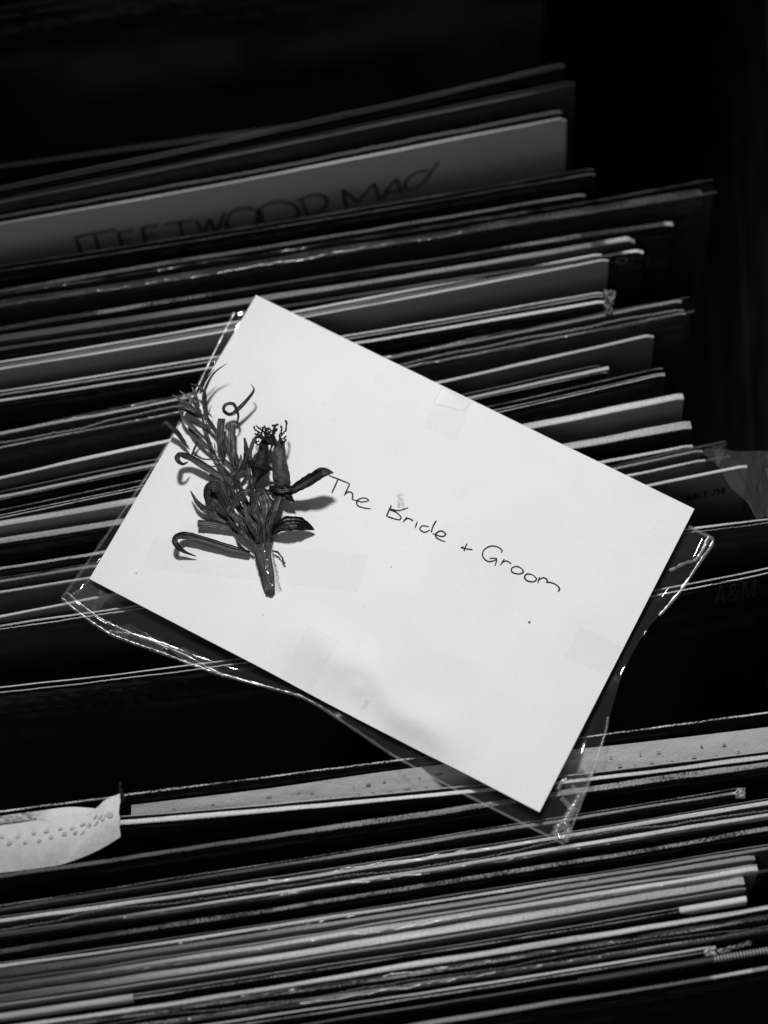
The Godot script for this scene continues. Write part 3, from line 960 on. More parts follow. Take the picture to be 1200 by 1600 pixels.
func clear_bag() -> void:
	var t := thing("clear_bag", "clear crinkly plastic bag lying under the white envelope", "plastic bag", Transform3D(Basis(), P(600, 900, -4)))
	var inv := t.transform.affine_inverse()
	var left := px_line([368, 486, 334, 552, 272, 676, 200, 788, 132, 886, 95, 935], -2.2)
	var low := px_line([95, 935, 135, 966, 172, 990, 250, 1019, 350, 1056, 420, 1074, 480, 1094, 545, 1134, 610, 1178, 760, 1258, 882, 1319], -2.6)
	var rightl := px_line([1075, 822, 1115, 845, 1062, 925, 1010, 985, 976, 1045, 958, 1100, 944, 1152, 914, 1240, 882, 1319], -2.2)
	var top := px_line([368, 486, 400, 492, 560, 560, 760, 665, 960, 770, 1075, 822], -2.2)
	for layer in 2:
		var s := Shape.new()
		var g := PackedVector3Array()
		var cols := 141
		var rows := 111
		for r in rows:
			var v := float(r) / (rows - 1)
			for k in cols:
				var u := float(k) / (cols - 1)
				var a := walk(left, v)
				var b := walk(rightl, v)
				var c := walk(top, u)
				var d := walk(low, u)
				var p: Vector3 = a.lerp(b, u) + c.lerp(d, v) - ((left[0] as Vector3).lerp(rightl[0], u)).lerp((left[-1] as Vector3).lerp(rightl[-1], u), v)
				var edge := minf(minf(u, 1.0 - u) * 1.4, minf(v, 1.0 - v))
				var free := smoothstep(0.16, 0.02, edge)
				var q := (1.1 * nz.get_noise_2d(p.x * 1000.0 * 0.7 + layer * 60.0, p.z * 1000.0 * 0.7) + 0.35 * nf.get_noise_2d(p.x * 160.0 + layer * 9.0, p.z * 160.0)) * (0.4 + 0.9 * free)
				p.y += (q - (0.0 if layer == 0 else 1.6 * smoothstep(0.0, 0.05, edge))) * MM
				p.y -= 3.4 * MM * smoothstep(0.09, 0.0, u) * smoothstep(0.95, 0.7, v)
				p.y = minf(p.y, -0.9 * MM)
				g.append(inv * p)
		s.grid(g, cols)
		obj("film_layer", s, M.bag, t)
	# folded hems, crumples and creases where the film is doubled
	crumple(t, "crumpled_film", [97, 936, 142, 908, 176, 930, 140, 966], -1.6, 0.5, 6, 4, M.glint)
	crumple(t, "crumpled_film", [168, 984, 200, 975, 264, 1006, 250, 1020], -1.2, 0.7, 9, 4, M.glint)
	crumple(t, "crumpled_film", [250, 1004, 300, 1016, 345, 1048, 300, 1040], -1.4, 0.5, 8, 3, M.glint)
	crumple(t, "crumpled_film", [868, 1288, 892, 1284, 886, 1314, 868, 1308], -1.0, 0.7, 5, 6, M.glint)
	crumple(t, "crumpled_film", [880, 1220, 924, 1196, 916, 1240, 888, 1284], -1.4, 0.7, 5, 8, M.glint)
	crease(t, "side_fold", px_line([366, 488, 334, 552, 272, 676, 200, 788, 132, 886, 97, 934], -1.6, 16), 0.9 * MM, 0.35 * MM, 0.1 * MM, inv)
	crease(t, "side_fold", px_line([382, 500, 340, 570, 262, 715, 190, 828, 140, 905, 112, 930], -1.7, 16), 0.8 * MM, 0.3 * MM, 0.12 * MM, inv)
	crease(t, "bottom_fold", px_line([96, 935, 135, 966, 172, 990, 210, 1005, 250, 1019, 300, 1038, 350, 1056], -1.8, 14), 0.9 * MM, 0.4 * MM, 0.15 * MM, inv)
	crease(t, "bottom_fold", px_line([104, 926, 150, 962, 190, 983, 240, 1003, 290, 1024, 345, 1052, 420, 1074], -1.4, 14), 0.7 * MM, 0.3 * MM, 0.12 * MM, inv)
	crease(t, "bottom_fold", px_line([170, 986, 200, 990, 240, 1000, 262, 1016], -0.9, 12), 0.8 * MM, 0.4 * MM, 0.2 * MM, inv)
	crease(t, "bottom_fold", px_line([345, 1054, 420, 1074, 480, 1093, 545, 1134, 610, 1178], -1.8, 12), 0.8 * MM, 0.25 * MM, 0.1 * MM, inv)
	crease(t, "corner_crease", px_line([610, 1178, 690, 1222, 760, 1258, 840, 1298, 882, 1319], -2.0, 10), 0.6 * MM, 0.2 * MM, 0.05 * MM, inv)
	crease(t, "corner_crease", px_line([884, 1316, 914, 1240, 944, 1152, 950, 1120], -1.7, 10), 0.6 * MM, 0.25 * MM, 0.1 * MM, inv)
	crease(t, "corner_crease", px_line([1076, 823, 1096, 833, 1114, 846, 1092, 880, 1062, 925, 1030, 962], -1.5, 10), 0.8 * MM, 0.3 * MM, 0.1 * MM, inv)
	crease(t, "corner_crease", px_line([868, 1306, 872, 1294, 880, 1288, 888, 1300, 880, 1312], -0.4, 8), 2.4 * MM, 1.2 * MM, 0.5 * MM, inv)
	crease(t, "corner_crease", px_line([884, 1282, 896, 1262, 906, 1244], -0.3, 10), 2.0 * MM, 0.9 * MM, 0.1 * MM, inv)
	crease(t, "corner_crease", px_line([877, 1246, 888, 1258, 898, 1268], -0.3, 8), 1.4 * MM, 0.7 * MM, 0.06 * MM, inv)
	crease(t, "corner_crease", px_line([894, 1228, 904, 1238, 912, 1242], -0.3, 8), 1.4 * MM, 0.7 * MM, 0.06 * MM, inv)
	crease(t, "corner_crease", px_line([872, 1234, 878, 1222, 886, 1218], -0.3, 8), 1.3 * MM, 0.7 * MM, 0.06 * MM, inv)
	crease(t, "corner_crease", px_line([914, 1196, 918, 1208, 926, 1212], -0.3, 8), 1.5 * MM, 0.7 * MM, 0.06 * MM, inv)
	crease(t, "corner_crease", px_line([1108, 838, 1090, 872, 1070, 880, 1046, 892], -0.9, 8), 0.8 * MM, 0.3 * MM, 0.2 * MM, inv)

# ---------------------------------------------------------------- the envelope
const CORNER := [[400.0, 461.0], [1085.0, 795.0], [843.0, 1269.0], [140.0, 905.0]]
func env_point(u: float, v: float, lift := 0.0) -> Vector3:
	var a := P(CORNER[0][0], CORNER[0][1], 1.0)
	var b := P(CORNER[1][0], CORNER[1][1], 1.0)
	var c := P(CORNER[2][0], CORNER[2][1], 1.0)
	var d := P(CORNER[3][0], CORNER[3][1], 1.0)
	var p := a.lerp(b, u).lerp(d.lerp(c, u), v)
	# bent down along a stretch of the lower edge, with a soft border
	var wob := 0.012 * sin(u * 40.0)
	var along := smoothstep(0.36, 0.56, u) * smoothstep(0.85, 0.74, u)
	var reach := lerpf(0.855, 0.94, smoothstep(0.5, 0.78, u)) + wob
	var q := -2.4 * along * smoothstep(reach, 1.02, v) + 1.7 * along * exp(-((v - reach) / 0.055) ** 2)
	q += 0.5 * exp(-((u - 0.575) ** 2 * 4200.0 + (v - 0.925) ** 2 * 2200.0))
	q += 0.9 * sin(u * 3.0 + 0.4) * sin(v * 2.6) + 0.55 * nz.get_noise_2d(u * 75.0, v * 52.0) - 0.25 * exp(-((u * 0.9 + v * 0.35 - 0.62) ** 2) * 1500.0) * smoothstep(0.1, 0.3, v) * smoothstep(0.6, 0.35, v)
	p.y += (q + lift) * MM
	return p

func env_uv(px: float, py: float) -> Vector2:           # where on the envelope a point lies
	var w := P(px, py, 1.0)
	var a := env_flat(0, 0)
	var uv := Vector2(0.5, 0.5)
	for k in 6:
		var p := env_flat(uv.x, uv.y)
		var du := (env_flat(uv.x + 0.01, uv.y) - p) / 0.01
		var dv := (env_flat(uv.x, uv.y + 0.01) - p) / 0.01
		var e := w - p
		var det := du.x * dv.z - du.z * dv.x
		uv += Vector2((e.x * dv.z - e.z * dv.x) / det, (du.x * e.z - du.z * e.x) / det)
	return uv

func env_flat(u: float, v: float) -> Vector3:
	var a := P(CORNER[0][0], CORNER[0][1], 1.0)
	var b := P(CORNER[1][0], CORNER[1][1], 1.0)
	var c := P(CORNER[2][0], CORNER[2][1], 1.0)
	var d := P(CORNER[3][0], CORNER[3][1], 1.0)
	return a.lerp(b, u).lerp(d.lerp(c, u), v)

func paper_tex() -> ImageTexture:
	var w := 1024
	var h := 708
	var im := Image.create(w, h, false, Image.FORMAT_RGB8)
	for y in h:
		for x in w:
			var q := 0.81 + rng.randf_range(-0.035, 0.035) + 0.05 * nf.get_noise_2d(x * 2.2, y * 2.2) + 0.03 * nz.get_noise_2d(x * 0.14, y * 0.14)
			im.set_pixel(x, y, tone(q).linear_to_srgb())
	# specks
	for k in 90:
		var x := rng.randi_range(4, w - 5)
		var y := rng.randi_range(4, h - 5)
		var dark := rng.randf_range(0.3, 0.7)
		im.set_pixel(x, y, tone(dark).linear_to_srgb())
		if rng.randf() < 0.35:
			im.set_pixel(x + 1, y, tone(dark).linear_to_srgb())
	for sp in [[827, 972, 2.4, 0.05], [276, 868, 1.6, 0.1], [611, 886, 1.2, 0.15], [213, 896, 1.3, 0.12], [411, 961, 1.0, 0.2]]:
		blot(im, sp[0], sp[1], sp[2], sp[2], sp[3], 1.0)
	# the rubbed smudge over the second word, and a rubbed spot by the lower edge
	for k in 26:
		blot(im, 626 + rng.randf_range(-4, 4), 771 + k * 0.9 + rng.randf_range(-2, 2), rng.randf_range(2, 5), rng.randf_range(1.5, 3), 0.35, 0.12 + 0.012 * k)
	for k in 14:
		blot(im, 566 + k * 0.7 + rng.randf_range(-3, 3), 1106 - k + rng.randf_range(-2, 2), 4, 3, 0.5, 0.12)
	return ImageTexture.create_from_image(im)

func blot(im: Image, px: float, py: float, rx: float, ry: float, to: float, share: float) -> void:
	var c := env_uv(px, py) * Vector2(im.get_width(), im.get_height())
	var k := 1.32
	for y in range(int(c.y - ry * k - 1), int(c.y + ry * k + 2)):
		for x in range(int(c.x - rx * k - 1), int(c.x + rx * k + 2)):
			if x < 0 or y < 0 or x >= im.get_width() or y >= im.get_height():
				continue
			var d := Vector2((x - c.x) / (rx * k), (y - c.y) / (ry * k)).length()
			var s := share * smoothstep(1.0, 0.55, d)
			var was := im.get_pixel(x, y)
			im.set_pixel(x, y, was.lerp(tone(to).linear_to_srgb(), s))

func envelope() -> void:
	var base := Transform3D(Basis(), env_flat(0.5, 0.5) - Vector3(0, 0.001, 0))
	var t := thing("white_envelope", "white paper envelope with two names' handwritten greeting, taped and lying askew on the albums", "envelope", base)
	t.set_meta("label", "white paper envelope with black handwriting, lying askew across the records")
	var inv := base.affine_inverse()
	var m := mat(0.72, 0.3)
	m.albedo_texture = paper_tex()
	m.vertex_color_use_as_albedo = false
	m.heightmap_enabled = true
	m.heightmap_texture = noise_tex(512, 0.09, 33, 5)
	m.heightmap_scale = 0.004
	M.paper = m
	var s := Shape.new()
	var cols := 151
	var rows := 111
	var rim := []
	for layer in 2:
		var g := PackedVector3Array()
		var uv := PackedVector2Array()
		for r in rows:
			for k in cols:
				var u := float(k) / (cols - 1)
				var v := float(r) / (rows - 1)
				var uu := u if layer == 0 else 1.0 - u
				g.append(inv * env_point(uu, v, 0.0 if layer == 0 else -0.85))
				uv.append(Vector2(uu, v))
		s.grid(g, cols, PackedColorArray(), uv)
	for e in 4:                                           # the four edges
		var g := PackedVector3Array()
		var uv := PackedVector2Array()
		for r in 3:
			for k in 81:
				var q := k / 80.0
				var uvp: Vector2 = [Vector2(q, 0), Vector2(1, q), Vector2(1 - q, 1), Vector2(0, 1 - q)][e]
				g.append(inv * env_point(uvp.x, uvp.y, -0.425 * r))
				uv.append(uvp)
		s.grid(g, 81, PackedColorArray(), uv)
	obj("paper_front", s, m, t)
	handwriting(t, inv)
	tapes(t, inv)

func handwriting(t: Node, inv: Transform3D) -> void:
	var words := {
		"handwritten_the": [[92, 120, 140, 139, 181, 156], [131, 137, 119, 165, 105, 195], [181, 156, 172, 177, 158, 206], [163, 198, 178, 190, 193, 198, 192, 222], [192, 222, 232, 233, 262, 226, 240, 216, 213, 227, 216, 249, 245, 259, 272, 262]],
		"handwritten_bride": [[359, 247, 350, 266, 338, 293], [352, 262, 382, 269, 404, 266, 430, 257], [348, 265, 376, 275, 398, 294, 394, 308, 368, 303, 338, 293], [425, 295, 408, 319], [411, 312, 430, 302, 452, 312], [469, 315, 460, 342],
			[520, 338, 492, 333, 480, 347, 500, 361, 524, 350], [551, 310, 536, 335, 528, 362], [534, 366, 572, 379, 590, 369, 570, 355, 548, 368, 553, 386, 588, 402]],
		"handwritten_plus": [[654, 427, 680, 432, 704, 435], [681, 409, 672, 428, 668, 443], [654, 427, 668, 421]],
		"handwritten_groom": [[826, 448, 830, 438, 812, 423, 780, 420, 752, 438, 749, 466, 772, 485, 800, 479, 808, 470], [776, 472, 806, 473, 800, 503], [840, 474, 822, 502], [827, 492, 848, 482, 870, 495],
			[914, 514, 892, 505, 872, 513, 874, 530, 900, 537, 920, 530, 914, 514], [962, 541, 938, 537, 926, 550, 938, 566, 964, 570, 977, 558, 962, 541], [990, 549, 982, 576], [985, 563, 1006, 553, 1022, 562, 1020, 576], [1021, 572, 1040, 574, 1062, 584, 1075, 600, 1069, 613]]}
	for word in words:
		var s := Shape.new()
		var k := 0
		for a in words[word]:
			var pts := []
			for j in range(0, a.size(), 2):
				pts.append(env_uv(480.0 + a[j] / 2.727, 700.0 + a[j + 1] / 2.727) * Vector2(184.0, 127.0))
			stroke(s, pts, 0.52, func(q: Vector2) -> Vector3: return inv * env_point(q.x / 184.0, q.y / 127.0), Vector3(0, (0.05 + 0.004 * k) * MM, 0), tone(0.012), 0.55)
			k += 1
		obj(word, s, M.ink, t)

func patch(t: Node, inv: Transform3D, called: String, q: Array, lift: float, m: Material, rough := 0.0) -> void:   # a piece of clear tape on the envelope: four corners
	var c := []
	for k in 4:
		c.append(env_uv(q[k * 2], q[k * 2 + 1]))
	var s := Shape.new()
	var g := PackedVector3Array()
	for r in 25:
		for k in 33:
			var uv: Vector2 = (c[0] as Vector2).lerp(c[1], k / 32.0).lerp((c[3] as Vector2).lerp(c[2], k / 32.0), r / 24.0)
			var e := minf(minf(k, 32 - k) / 32.0, minf(r, 24 - r) / 24.0)
			var p := env_point(clampf(uv.x, 0.0, 1.0), clampf(uv.y, 0.0, 1.0), lift * smoothstep(-0.01, 0.02, e) + rough * absf(nz.get_noise_2d(k * 4.0, r * 5.0)))
			g.append(inv * p)
	s.grid(g, 33)
	obj(called, s, m, t)

func tapes(t: Node, inv: Transform3D) -> void:
	patch(t, inv, "tape_piece", [688, 603, 739, 628, 712, 692, 662, 668], 0.1, M.tape, 0.06)
	patch(t, inv, "tape_wrinkle", [690, 605, 736, 628, 726, 644, 677, 632], 0.16, M.shine, 0.03)
	patch(t, inv, "tape_piece", [481, 978, 530, 1003, 486, 1082, 438, 1056], 0.09, M.tape, 0.02)
	patch(t, inv, "tape_piece", [906, 978, 972, 1010, 950, 1056, 882, 1028], 0.09, M.tape, 0.02)
	patch(t, inv, "tape_piece", [240, 838, 575, 868, 560, 926, 224, 888], 0.09, M.tape, 0.02)

# ---------------------------------------------------------------- the dried sprig
func S(cx: float, cy: float, h: float) -> Vector3:
	return P(240.0 + cx / 4.0, 550.0 + cy / 4.0, h * 0.72 + 1.2)

func line3(a: Array, per := 8) -> Array:
	var l := []
	for k in range(0, a.size(), 3):
		l.append(S(a[k], a[k + 1], a[k + 2]))
	return smooth_line(l, per)

var leaf_n := 0
func leaf(t: Node3D, a: Array, w: Array, fold0: float, grey0: float, twist := 0.0, called := "leaf") -> void:
	var l := line3(a, 10)
	var fold := fold0 * 0.75
	var grey := grey0 * 0.4
	var inv := t.transform.affine_inverse()
	var g := PackedVector3Array()
	var cc := PackedColorArray()
	leaf_n += 1
	for k in l.size():
		var s := float(k) / (l.size() - 1)
		var tan: Vector3 = ((l[mini(k + 1, l.size() - 1)] as Vector3) - l[maxi(k - 1, 0)]).normalized()
		var side := tan.cross(Vector3.UP)
		if side.length() < 0.05:
			side = Vector3.RIGHT
		side = side.normalized().rotated(tan, twist * (0.4 + 0.6 * s))
		var nrm := side.cross(tan).normalized()
		var ww := at_list(w, s) / 4.0 / 4250.0 * 0.5 * 0.84
		for j in 17:
			var q := j / 8.0 - 1.0
			var ang := q * fold
			var off := side * (sin(ang) / maxf(0.05, fold)) * ww + nrm * (cos(ang) - 1.0) / maxf(0.05, fold) * ww * (-1.0 if leaf_n % 3 else 1.0)
			off += nrm * ww * (0.3 * nz.get_noise_2d(s * 110.0 + leaf_n * 17.0, q * 14.0) + 0.13 * cos(q * 13.0 + leaf_n) + 0.1 * cos(q * 25.0))
			off += side * ww * 0.16 * nf.get_noise_2d(s * 60.0 + leaf_n * 5.0, signf(q) * 30.0) * absf(q)
			g.append(inv * ((l[k] as Vector3) + off))
			var st := n01(nf, q * 34.0 + leaf_n * 31.0, s * 4.0)
			var tn := grey * (0.1 + 2.5 * st * st * st + 0.5 * n01(nf, s * 40.0 + leaf_n * 9.0, q * 12.0) * n01(nz, s * 90.0, leaf_n * 9.0))
			tn *= 1.0 + 1.6 * exp(-q * q * 110.0)
			tn *= 1.0 - 0.45 * smoothstep(0.8, 1.0, s) * float(leaf_n % 2)
			cc.append(tone(tn))
	var sh := Shape.new()
	sh.grid(g, 17, cc)
	obj(called, sh, M.leaf, t)

func twig(t: Node3D, a: Array, r: Array, grey: float, called := "stem", per := 8) -> void:
	var inv := t.transform.affine_inverse()
	var p := PackedVector3Array()
	for q in line3(a, per):
		p.append(inv * (q as Vector3))
	grey *= 0.7
	var rr := []
	for q in r:
		rr.append(q / 4.0 / 4250.0)
	var s := Shape.new()
	leaf_n += 1
	var id := leaf_n * 13.0
	s.tube(p, rr, 14, [grey], true, nf, id)
	obj(called, s, M.stem, t)

func sprig() -> void:
	var t := thing("dried_sprig", "dried sprig of curled narrow leaves and withered flowers taped to the envelope", "dried flowers", Transform3D(Basis(), S(700, 1300, 0)))
	# stems
	twig(t, [715, 1520, 2, 690, 1400, 3, 650, 1240, 4, 590, 1080, 5, 510, 900, 6, 450, 790, 7, 410, 700, 7, 360, 590, 8, 320, 470, 8, 290, 360, 9], [17, 17, 15, 12, 10, 8, 6], 0.09)
	twig(t, [735, 1525, 2, 715, 1400, 4, 690, 1250, 5, 640, 1080, 6, 560, 880, 8, 520, 760, 8, 480, 640, 8], [17, 17, 15, 11, 8, 6], 0.06)
	twig(t, [742, 1515, 2, 735, 1380, 3, 715, 1240, 4, 735, 1080, 6, 770, 950, 8, 795, 850, 9], [16, 17, 17, 18, 20, 22], 0.05)
	twig(t, [705, 1500, 2, 670, 1360, 5, 640, 1240, 6, 610, 1000, 7, 620, 850, 9, 660, 740, 10], [14, 16, 14, 12, 12, 14], 0.05)
	# top of the tall stem: thin leaves and buds
	leaf(t, [318, 345, 8, 315, 260, 10, 372, 140, 13, 458, 72, 15], [30, 26, 18, 3], 1.0, 0.10)
	leaf(t, [290, 260, 8, 325, 180, 11, 382, 104, 13], [18, 14, 3], 0.9, 0.09)
	leaf(t, [310, 250, 10, 285, 215, 11, 228, 200, 10], [22, 24, 6], 0.9, 0.10)
	leaf(t, [325, 370, 7, 318, 300, 8, 322, 238, 10], [34, 42, 12], 0.7, 0.09)
	leaf(t, [295, 390, 7, 200, 318, 9, 110, 264, 9], [26, 38, 4], 1.1, 0.15)
	leaf(t, [295, 375, 9, 235, 300, 11, 160, 240, 11], [20, 32, 4], 1.1, 0.17)
	leaf(t, [300, 400, 8, 225, 352, 10, 150, 318, 9], [22, 42, 6], 1.1, 0.2)
	leaf(t, [300, 410, 6, 240, 380, 7, 150, 340, 5], [22, 40, 5], 0.9, 0.12)
	leaf(t, [285, 345, 8, 262, 280, 10, 240, 215, 11], [16, 34, 6], 1.0, 0.18)
	leaf(t, [340, 560, 6, 250, 480, 7, 190, 420, 7, 148, 325, 5], [16, 36, 30, 5], 0.9, 0.12)
	leaf(t, [345, 500, 7, 290, 460, 8, 225, 430, 6], [14, 30, 8], 0.8, 0.10)
	leaf(t, [330, 400, 8, 350, 440, 8, 390, 500, 6, 415, 570, 5], [20, 36, 32, 12], 0.9, 0.12)
	leaf(t, [300, 420, 8, 330, 380, 9, 370, 410, 10], [14, 22, 4], 0.8, 0.14)
	leaf(t, [380, 640, 6, 300, 560, 6, 240, 500, 5, 210, 440, 4], [18, 38, 30, 4], 0.8, 0.10)
	leaf(t, [226, 612, 4, 190, 565, 5, 150, 510, 7, 108, 468, 9, 72, 440, 10, 46, 486, 6], [5, 34, 42, 50, 26, 5], 1.0, 0.11)
	leaf(t, [240, 645, 4, 262, 590, 5, 290, 545, 6], [16, 18, 8], 0.6, 0.09)
	leaf(t, [395, 668, 6, 310, 668, 6, 250, 630, 5], [10, 16, 22], 0.7, 0.16)
	leaf(t, [450, 800, 6, 340, 730, 7, 230, 662, 9, 165, 645, 12, 148, 672, 16, 180, 700, 14, 216, 688, 11], [30, 58, 56, 50, 40, 26, 8], 0.7, 0.13)
	# straps right of the stem
	leaf(t, [440, 660, 6, 415, 560, 8, 425, 416, 9], [36, 62, 58], 0.45, 0.13)
	leaf(t, [510, 740, 6, 490, 600, 8, 488, 450, 9], [34, 66, 60], 0.45, 0.2)
	leaf(t, [520, 452, 9, 528, 395, 11, 500, 330, 13, 452, 332, 14, 440, 366, 13, 480, 390, 11, 530, 355, 11, 595, 285, 12, 626, 235, 13, 604, 200, 13], [12, 20, 30, 30, 26, 28, 34, 26, 16, 3], 0.6, 0.08, 0.5)
	leaf(t, [545, 740, 6, 500, 640, 7, 455, 560, 6, 440, 500, 5], [34, 56, 44, 20], 0.6, 0.12)
	leaf(t, [555, 740, 6, 580, 640, 9, 568, 536, 10], [40, 56, 16], 1.3, 0.045)
	leaf(t, [520, 770, 7, 460, 700, 8, 400, 648, 6], [30, 46, 8], 0.7, 0.15)
	leaf(t, [455, 805, 7, 520, 770, 9, 585, 735, 9], [14, 32, 4], 0.8, 0.10)
	leaf(t, [530, 850, 7, 590, 770, 9, 585, 700, 8], [20, 46, 8], 0.8, 0.09)
	leaf(t, [480, 940, 6, 400, 790, 6, 360, 770, 6, 365, 830, 7], [30, 44, 30, 6], 0.7, 0.08)
	leaf(t, [470, 900, 7, 480, 800, 8, 540, 700, 7, 545, 640, 6], [24, 40, 34, 6], 0.8, 0.16)
	# lower left
	leaf(t, [490, 1020, 6, 440, 920, 10, 400, 845, 13, 350, 840, 13, 336, 900, 9, 340, 960, 5], [40, 80, 86, 76, 60, 20], 0.5, 0.13)
	leaf(t, [500, 1060, 5, 430, 970, 8, 370, 900, 8, 330, 870, 6], [40, 90, 70, 20], 0.6, 0.10)
	leaf(t, [460, 1060, 4, 360, 1010, 5, 280, 950, 7, 230, 866, 8], [40, 62, 40, 5], 0.8, 0.09)
	leaf(t, [510, 1110, 4, 390, 1080, 5, 274, 1070, 5], [40, 54, 56], 0.5, 0.11)
	leaf(t, [600, 1262, 3, 470, 1230, 3, 330, 1185, 4, 205, 1152, 5, 145, 1160, 8, 138, 1200, 9, 190, 1248, 5, 268, 1278, 3], [40, 66, 66, 60, 52, 44, 28, 4], 0.6, 0.10)
	# the central bundle
	leaf(t, [660, 1200, 6, 560, 1080, 8, 480, 1000, 9, 470, 960, 9], [34, 60, 50, 12], 0.7, 0.13)
	leaf(t, [660, 1180, 8, 600, 1040, 11, 560, 940, 12], [30, 56, 20], 0.8, 0.15)
	leaf(t, [470, 1030, 8, 515, 930, 13, 570, 880, 16, 622, 900, 15, 632, 985, 11, 610, 1050, 9], [24, 46, 58, 58, 46, 10], 0.6, 0.2)
	leaf(t, [650, 1190, 9, 640, 1100, 12, 600, 1060, 12, 560, 980, 11], [24, 44, 40, 8], 0.8, 0.12)
	leaf(t, [680, 1200, 8, 650, 1090, 11, 640, 960, 12, 600, 880, 12], [30, 54, 50, 12], 0.8, 0.10)
	leaf(t, [690, 1200, 8, 680, 1080, 11, 660, 1000, 11], [28, 46, 14], 0.8, 0.12)
	leaf(t, [700, 1060, 8, 705, 960, 11, 670, 872, 12], [40, 104, 70], 0.5, 0.22, 0.0, "petal")
	leaf(t, [640, 1210, 7, 560, 1130, 8, 490, 1070, 7], [30, 44, 14], 0.8, 0.10)
	leaf(t, [625, 1240, 6, 545, 1180, 6, 505, 1110, 6], [24, 40, 8], 0.8, 0.07)
	leaf(t, [665, 1185, 9, 605, 1090, 13, 585, 1010, 13, 620, 960, 11], [24, 36, 34, 10], 0.9, 0.16)
	leaf(t, [640, 1160, 10, 660, 1080, 13, 630, 1020, 14, 590, 1000, 12], [16, 26, 30, 10], 0.9, 0.13)
	# right side: rolled leaf, dark blade, curled top leaf
	leaf(t, [730, 1150, 6, 720, 1080, 9, 748, 1000, 11, 790, 900, 11], [30, 74, 70, 30], 1.4, 0.15)
	leaf(t, [740, 1130, 4, 830, 1075, 9, 920, 1075, 8, 1006, 1111, 4], [40, 112, 90, 4], 0.8, 0.045)
	leaf(t, [752, 1118, 5, 850, 1098, 8, 940, 1100, 7, 1000, 1112, 4], [20, 46, 36, 4], 0.4, 0.12)
	leaf(t, [845, 880, 10, 920, 840, 14, 1000, 790, 19, 1060, 750, 22, 1126, 757, 20], [70, 96, 100, 76, 5], 1.5, 0.13)
	leaf(t, [860, 870, 9, 960, 828, 13, 1040, 780, 16, 1110, 760, 18], [40, 54, 50, 6], 0.9, 0.05)
	for k in 12:
		var ex: float = rng.randf_range(450, 720)
		var ey: float = rng.randf_range(880, 1080)
		leaf(t, [672.0 + rng.randf_range(-30, 30), 1215.0, 5, lerpf(672.0, ex, 0.6) + rng.randf_range(-20, 20), lerpf(1215.0, ey, 0.5), 8, ex, ey, rng.randf_range(5, 11)], [20, rng.randf_range(26, 44), 8], 1.0, rng.randf_range(0.04, 0.22), rng.randf_range(-0.5, 0.5))
	# small thin leaves all along the stems
	var spine := [[290, 360, 9, 590, 1080, 6, 60, 20], [480, 640, 8, 660, 1180, 6, 54, 12], [520, 900, 8, 690, 1200, 7, 66, 10]]
	for sp in spine:
		for k in sp[7]:
			var u: float = (k + rng.randf()) / sp[7]
			var bx := lerpf(sp[0], sp[3], u) + rng.randf_range(-12, 12)
			var by := lerpf(sp[1], sp[4], u)
			var bh := lerpf(sp[2], sp[5], u) + rng.randf_range(-2, 2.5)
			var an := -PI / 2 - 0.42 + rng.randf_range(-0.75, 0.75)
			var len: float = rng.randf_range(0.7, 1.9) * sp[6]
			var cv := rng.randf_range(-0.6, 0.6)
			var mx: float = bx + cos(an) * len * 0.5
			var my: float = by + sin(an) * len * 0.5
			leaf(t, [bx, by, bh, mx, my, bh + 1.5, mx + cos(an + cv) * len * 0.5, my + sin(an + cv) * len * 0.5, bh + rng.randf_range(-1, 3)], [6, rng.randf_range(8, 18), 2], 0.9, rng.randf_range(0.04, 0.24), rng.randf_range(-0.7, 0.7))
	# withered flowers
	twig(t, [690, 565, 11, 686, 620, 11, 676, 680, 10, 660, 735, 9, 640, 790, 9], [28, 32, 44, 62, 20], 0.022, "flower_tube")
	leaf(t, [745, 735, 10, 670, 712, 12, 592, 690, 10], [24, 66, 30], 0.7, 0.02, 0.0, "sepal")
	leaf(t, [670, 730, 10, 650, 790, 8, 600, 860, 6], [60, 50, 10], 0.8, 0.06, 0.0, "sepal")
	twig(t, [790, 560, 12, 786, 620, 12, 788, 700, 12, 800, 790, 11, 810, 850, 9], [30, 38, 44, 56, 46], 0.075, "flower_tube")
	leaf(t, [775, 690, 14, 775, 780, 14, 850, 830, 12], [30, 60, 40], 1.2, 0.12, 0.0, "sepal")
	leaf(t, [720, 850, 9, 800, 860, 12, 895, 850, 11], [30, 74, 20], 0.6, 0.02, 0.0, "sepal")
	leaf(t, [790, 840, 10, 830, 890, 11, 882, 938, 9], [60, 76, 6], 0.7, 0.022, 0.0, "sepal")
	leaf(t, [800, 850, 10, 770, 900, 10, 735, 900, 9], [60, 66, 10], 0.7, 0.025, 0.0, "sepal")
	leaf(t, [760, 890, 9, 690, 870, 9, 630, 850, 7], [30, 50, 12], 0.6, 0.06, 0.0, "sepal")
	leaf(t, [612, 690, 8, 604, 620, 10, 630, 545, 12, 655, 524, 12], [22, 34, 34, 10], 1.0, 0.12, 0.0, "petal")
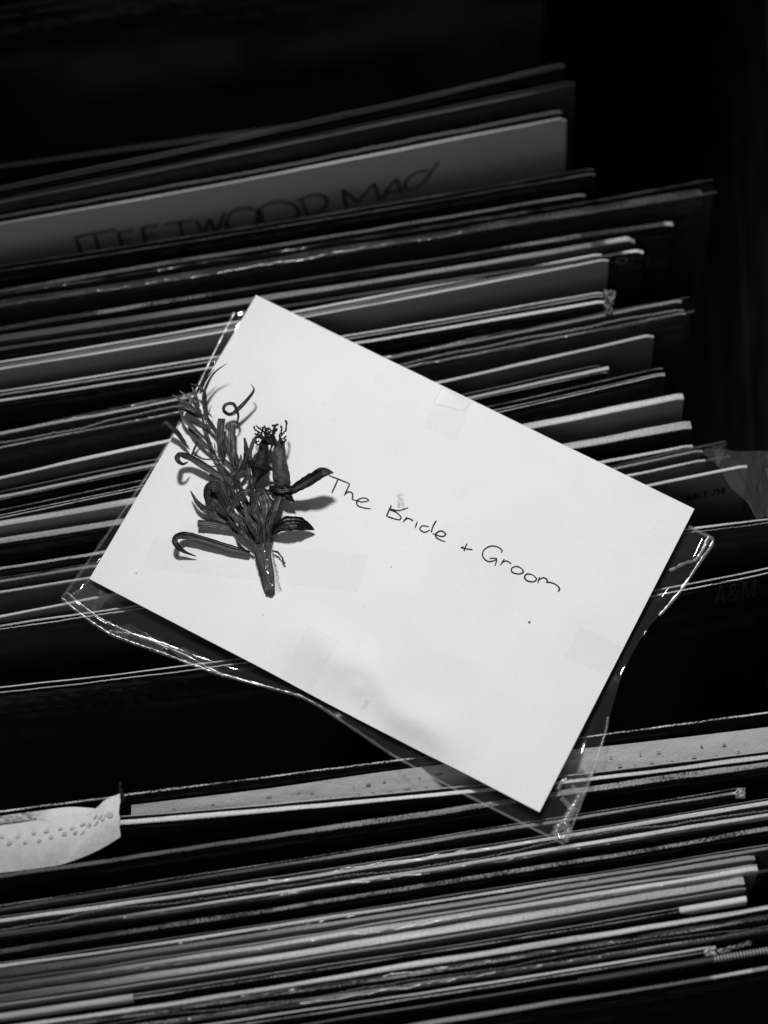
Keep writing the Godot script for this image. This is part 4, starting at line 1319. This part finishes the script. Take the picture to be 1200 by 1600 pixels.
	# stamens: thin beaded threads
	for a in [[700, 560, 12, 670, 510, 14, 640, 490, 15, 625, 465, 15], [705, 555, 12, 690, 505, 15, 665, 480, 16, 640, 462, 15], [710, 555, 12, 715, 510, 15, 735, 490, 16, 690, 470, 17], [760, 565, 13, 750, 520, 16, 745, 490, 17, 765, 460, 17, 780, 452, 16],
		[785, 560, 13, 800, 520, 16, 825, 490, 17, 830, 450, 17, 826, 428, 16], [790, 560, 13, 790, 520, 16, 800, 480, 17, 796, 460, 17], [760, 570, 12, 720, 540, 14, 690, 540, 13, 665, 570, 12], [775, 560, 13, 810, 540, 15, 830, 525, 15], [780, 575, 12, 815, 560, 13, 828, 545, 13],
		[690, 580, 11, 650, 580, 11, 640, 565, 11, 660, 555, 12], [680, 585, 11, 668, 605, 10, 655, 600, 10], [745, 575, 13, 735, 600, 12, 728, 625, 11], [705, 560, 13, 660, 530, 14, 632, 512, 14], [760, 555, 14, 735, 520, 16, 700, 500, 17]]:
		stamen(t, a)
	for k in 26:
		var bx: float = rng.randf_range(690, 800)
		var ex: float = bx + rng.randf_range(-60, 34)
		var ey: float = rng.randf_range(455, 575)
		stamen(t, [bx, 575.0, 12, lerpf(bx, ex, 0.4) + rng.randf_range(-22, 22), lerpf(575.0, ey, 0.45), 14, ex + rng.randf_range(-12, 12), ey + 14.0, 16, ex, ey, rng.randf_range(13, 18)])
	stamen(t, [742, 1240, 3, 770, 1252, 4, 800, 1280, 4, 818, 1324, 3])
	# clear tape wound round the stems
	var inv := t.transform.affine_inverse()
	var s := Shape.new()
	var p := PackedVector3Array()
	for q in line3([678, 1205, 6, 690, 1270, 5, 706, 1350, 4, 722, 1430, 3.4, 738, 1490, 3], 8):
		p.append(inv * (q as Vector3))
	var g := PackedVector3Array()
	for k in p.size():
		var f := float(k) / (p.size() - 1)
		for j in 25:
			var a := TAU * j / 24.0
			var r := lerpf(58.0, 38.0, f) / 17000.0 * (1.0 + 0.28 * nf.get_noise_2d(k * 2.6, float(j % 24) * 5.0) + 0.2 * nz.get_noise_2d(k * 9.0, float(j % 24) * 9.0))
			g.append(p[k] + Vector3(cos(a) * r * (1.0 + 0.5 * f * maxf(0.0, cos(a))), sin(a) * r * 0.75, -cos(a) * r * 0.2))
	s.grid(g, 25)
	obj("tape_wrap", s, M.wrap, t)

func stamen(t: Node3D, a: Array) -> void:
	var inv := t.transform.affine_inverse()
	var l := line3(a, 9)
	var p := PackedVector3Array()
	var rr := []
	leaf_n += 1
	for k in l.size():
		p.append(inv * ((l[k] as Vector3) + Vector3(nf.get_noise_2d(k * 5.0, leaf_n * 4.0), 0.5 * nf.get_noise_2d(k * 5.0, leaf_n * 4.0 + 90.0), nf.get_noise_2d(k * 5.0, leaf_n * 4.0 + 40.0)) * 0.5 * MM))
		rr.append((0.16 + 0.3 * n01(nf, k * 9.0, leaf_n * 3.0)) * MM)
	var s := Shape.new()
	s.tube(p, rr, 7, [0.02, 0.03, 0.018])
	obj("stamen", s, M.stem, t)
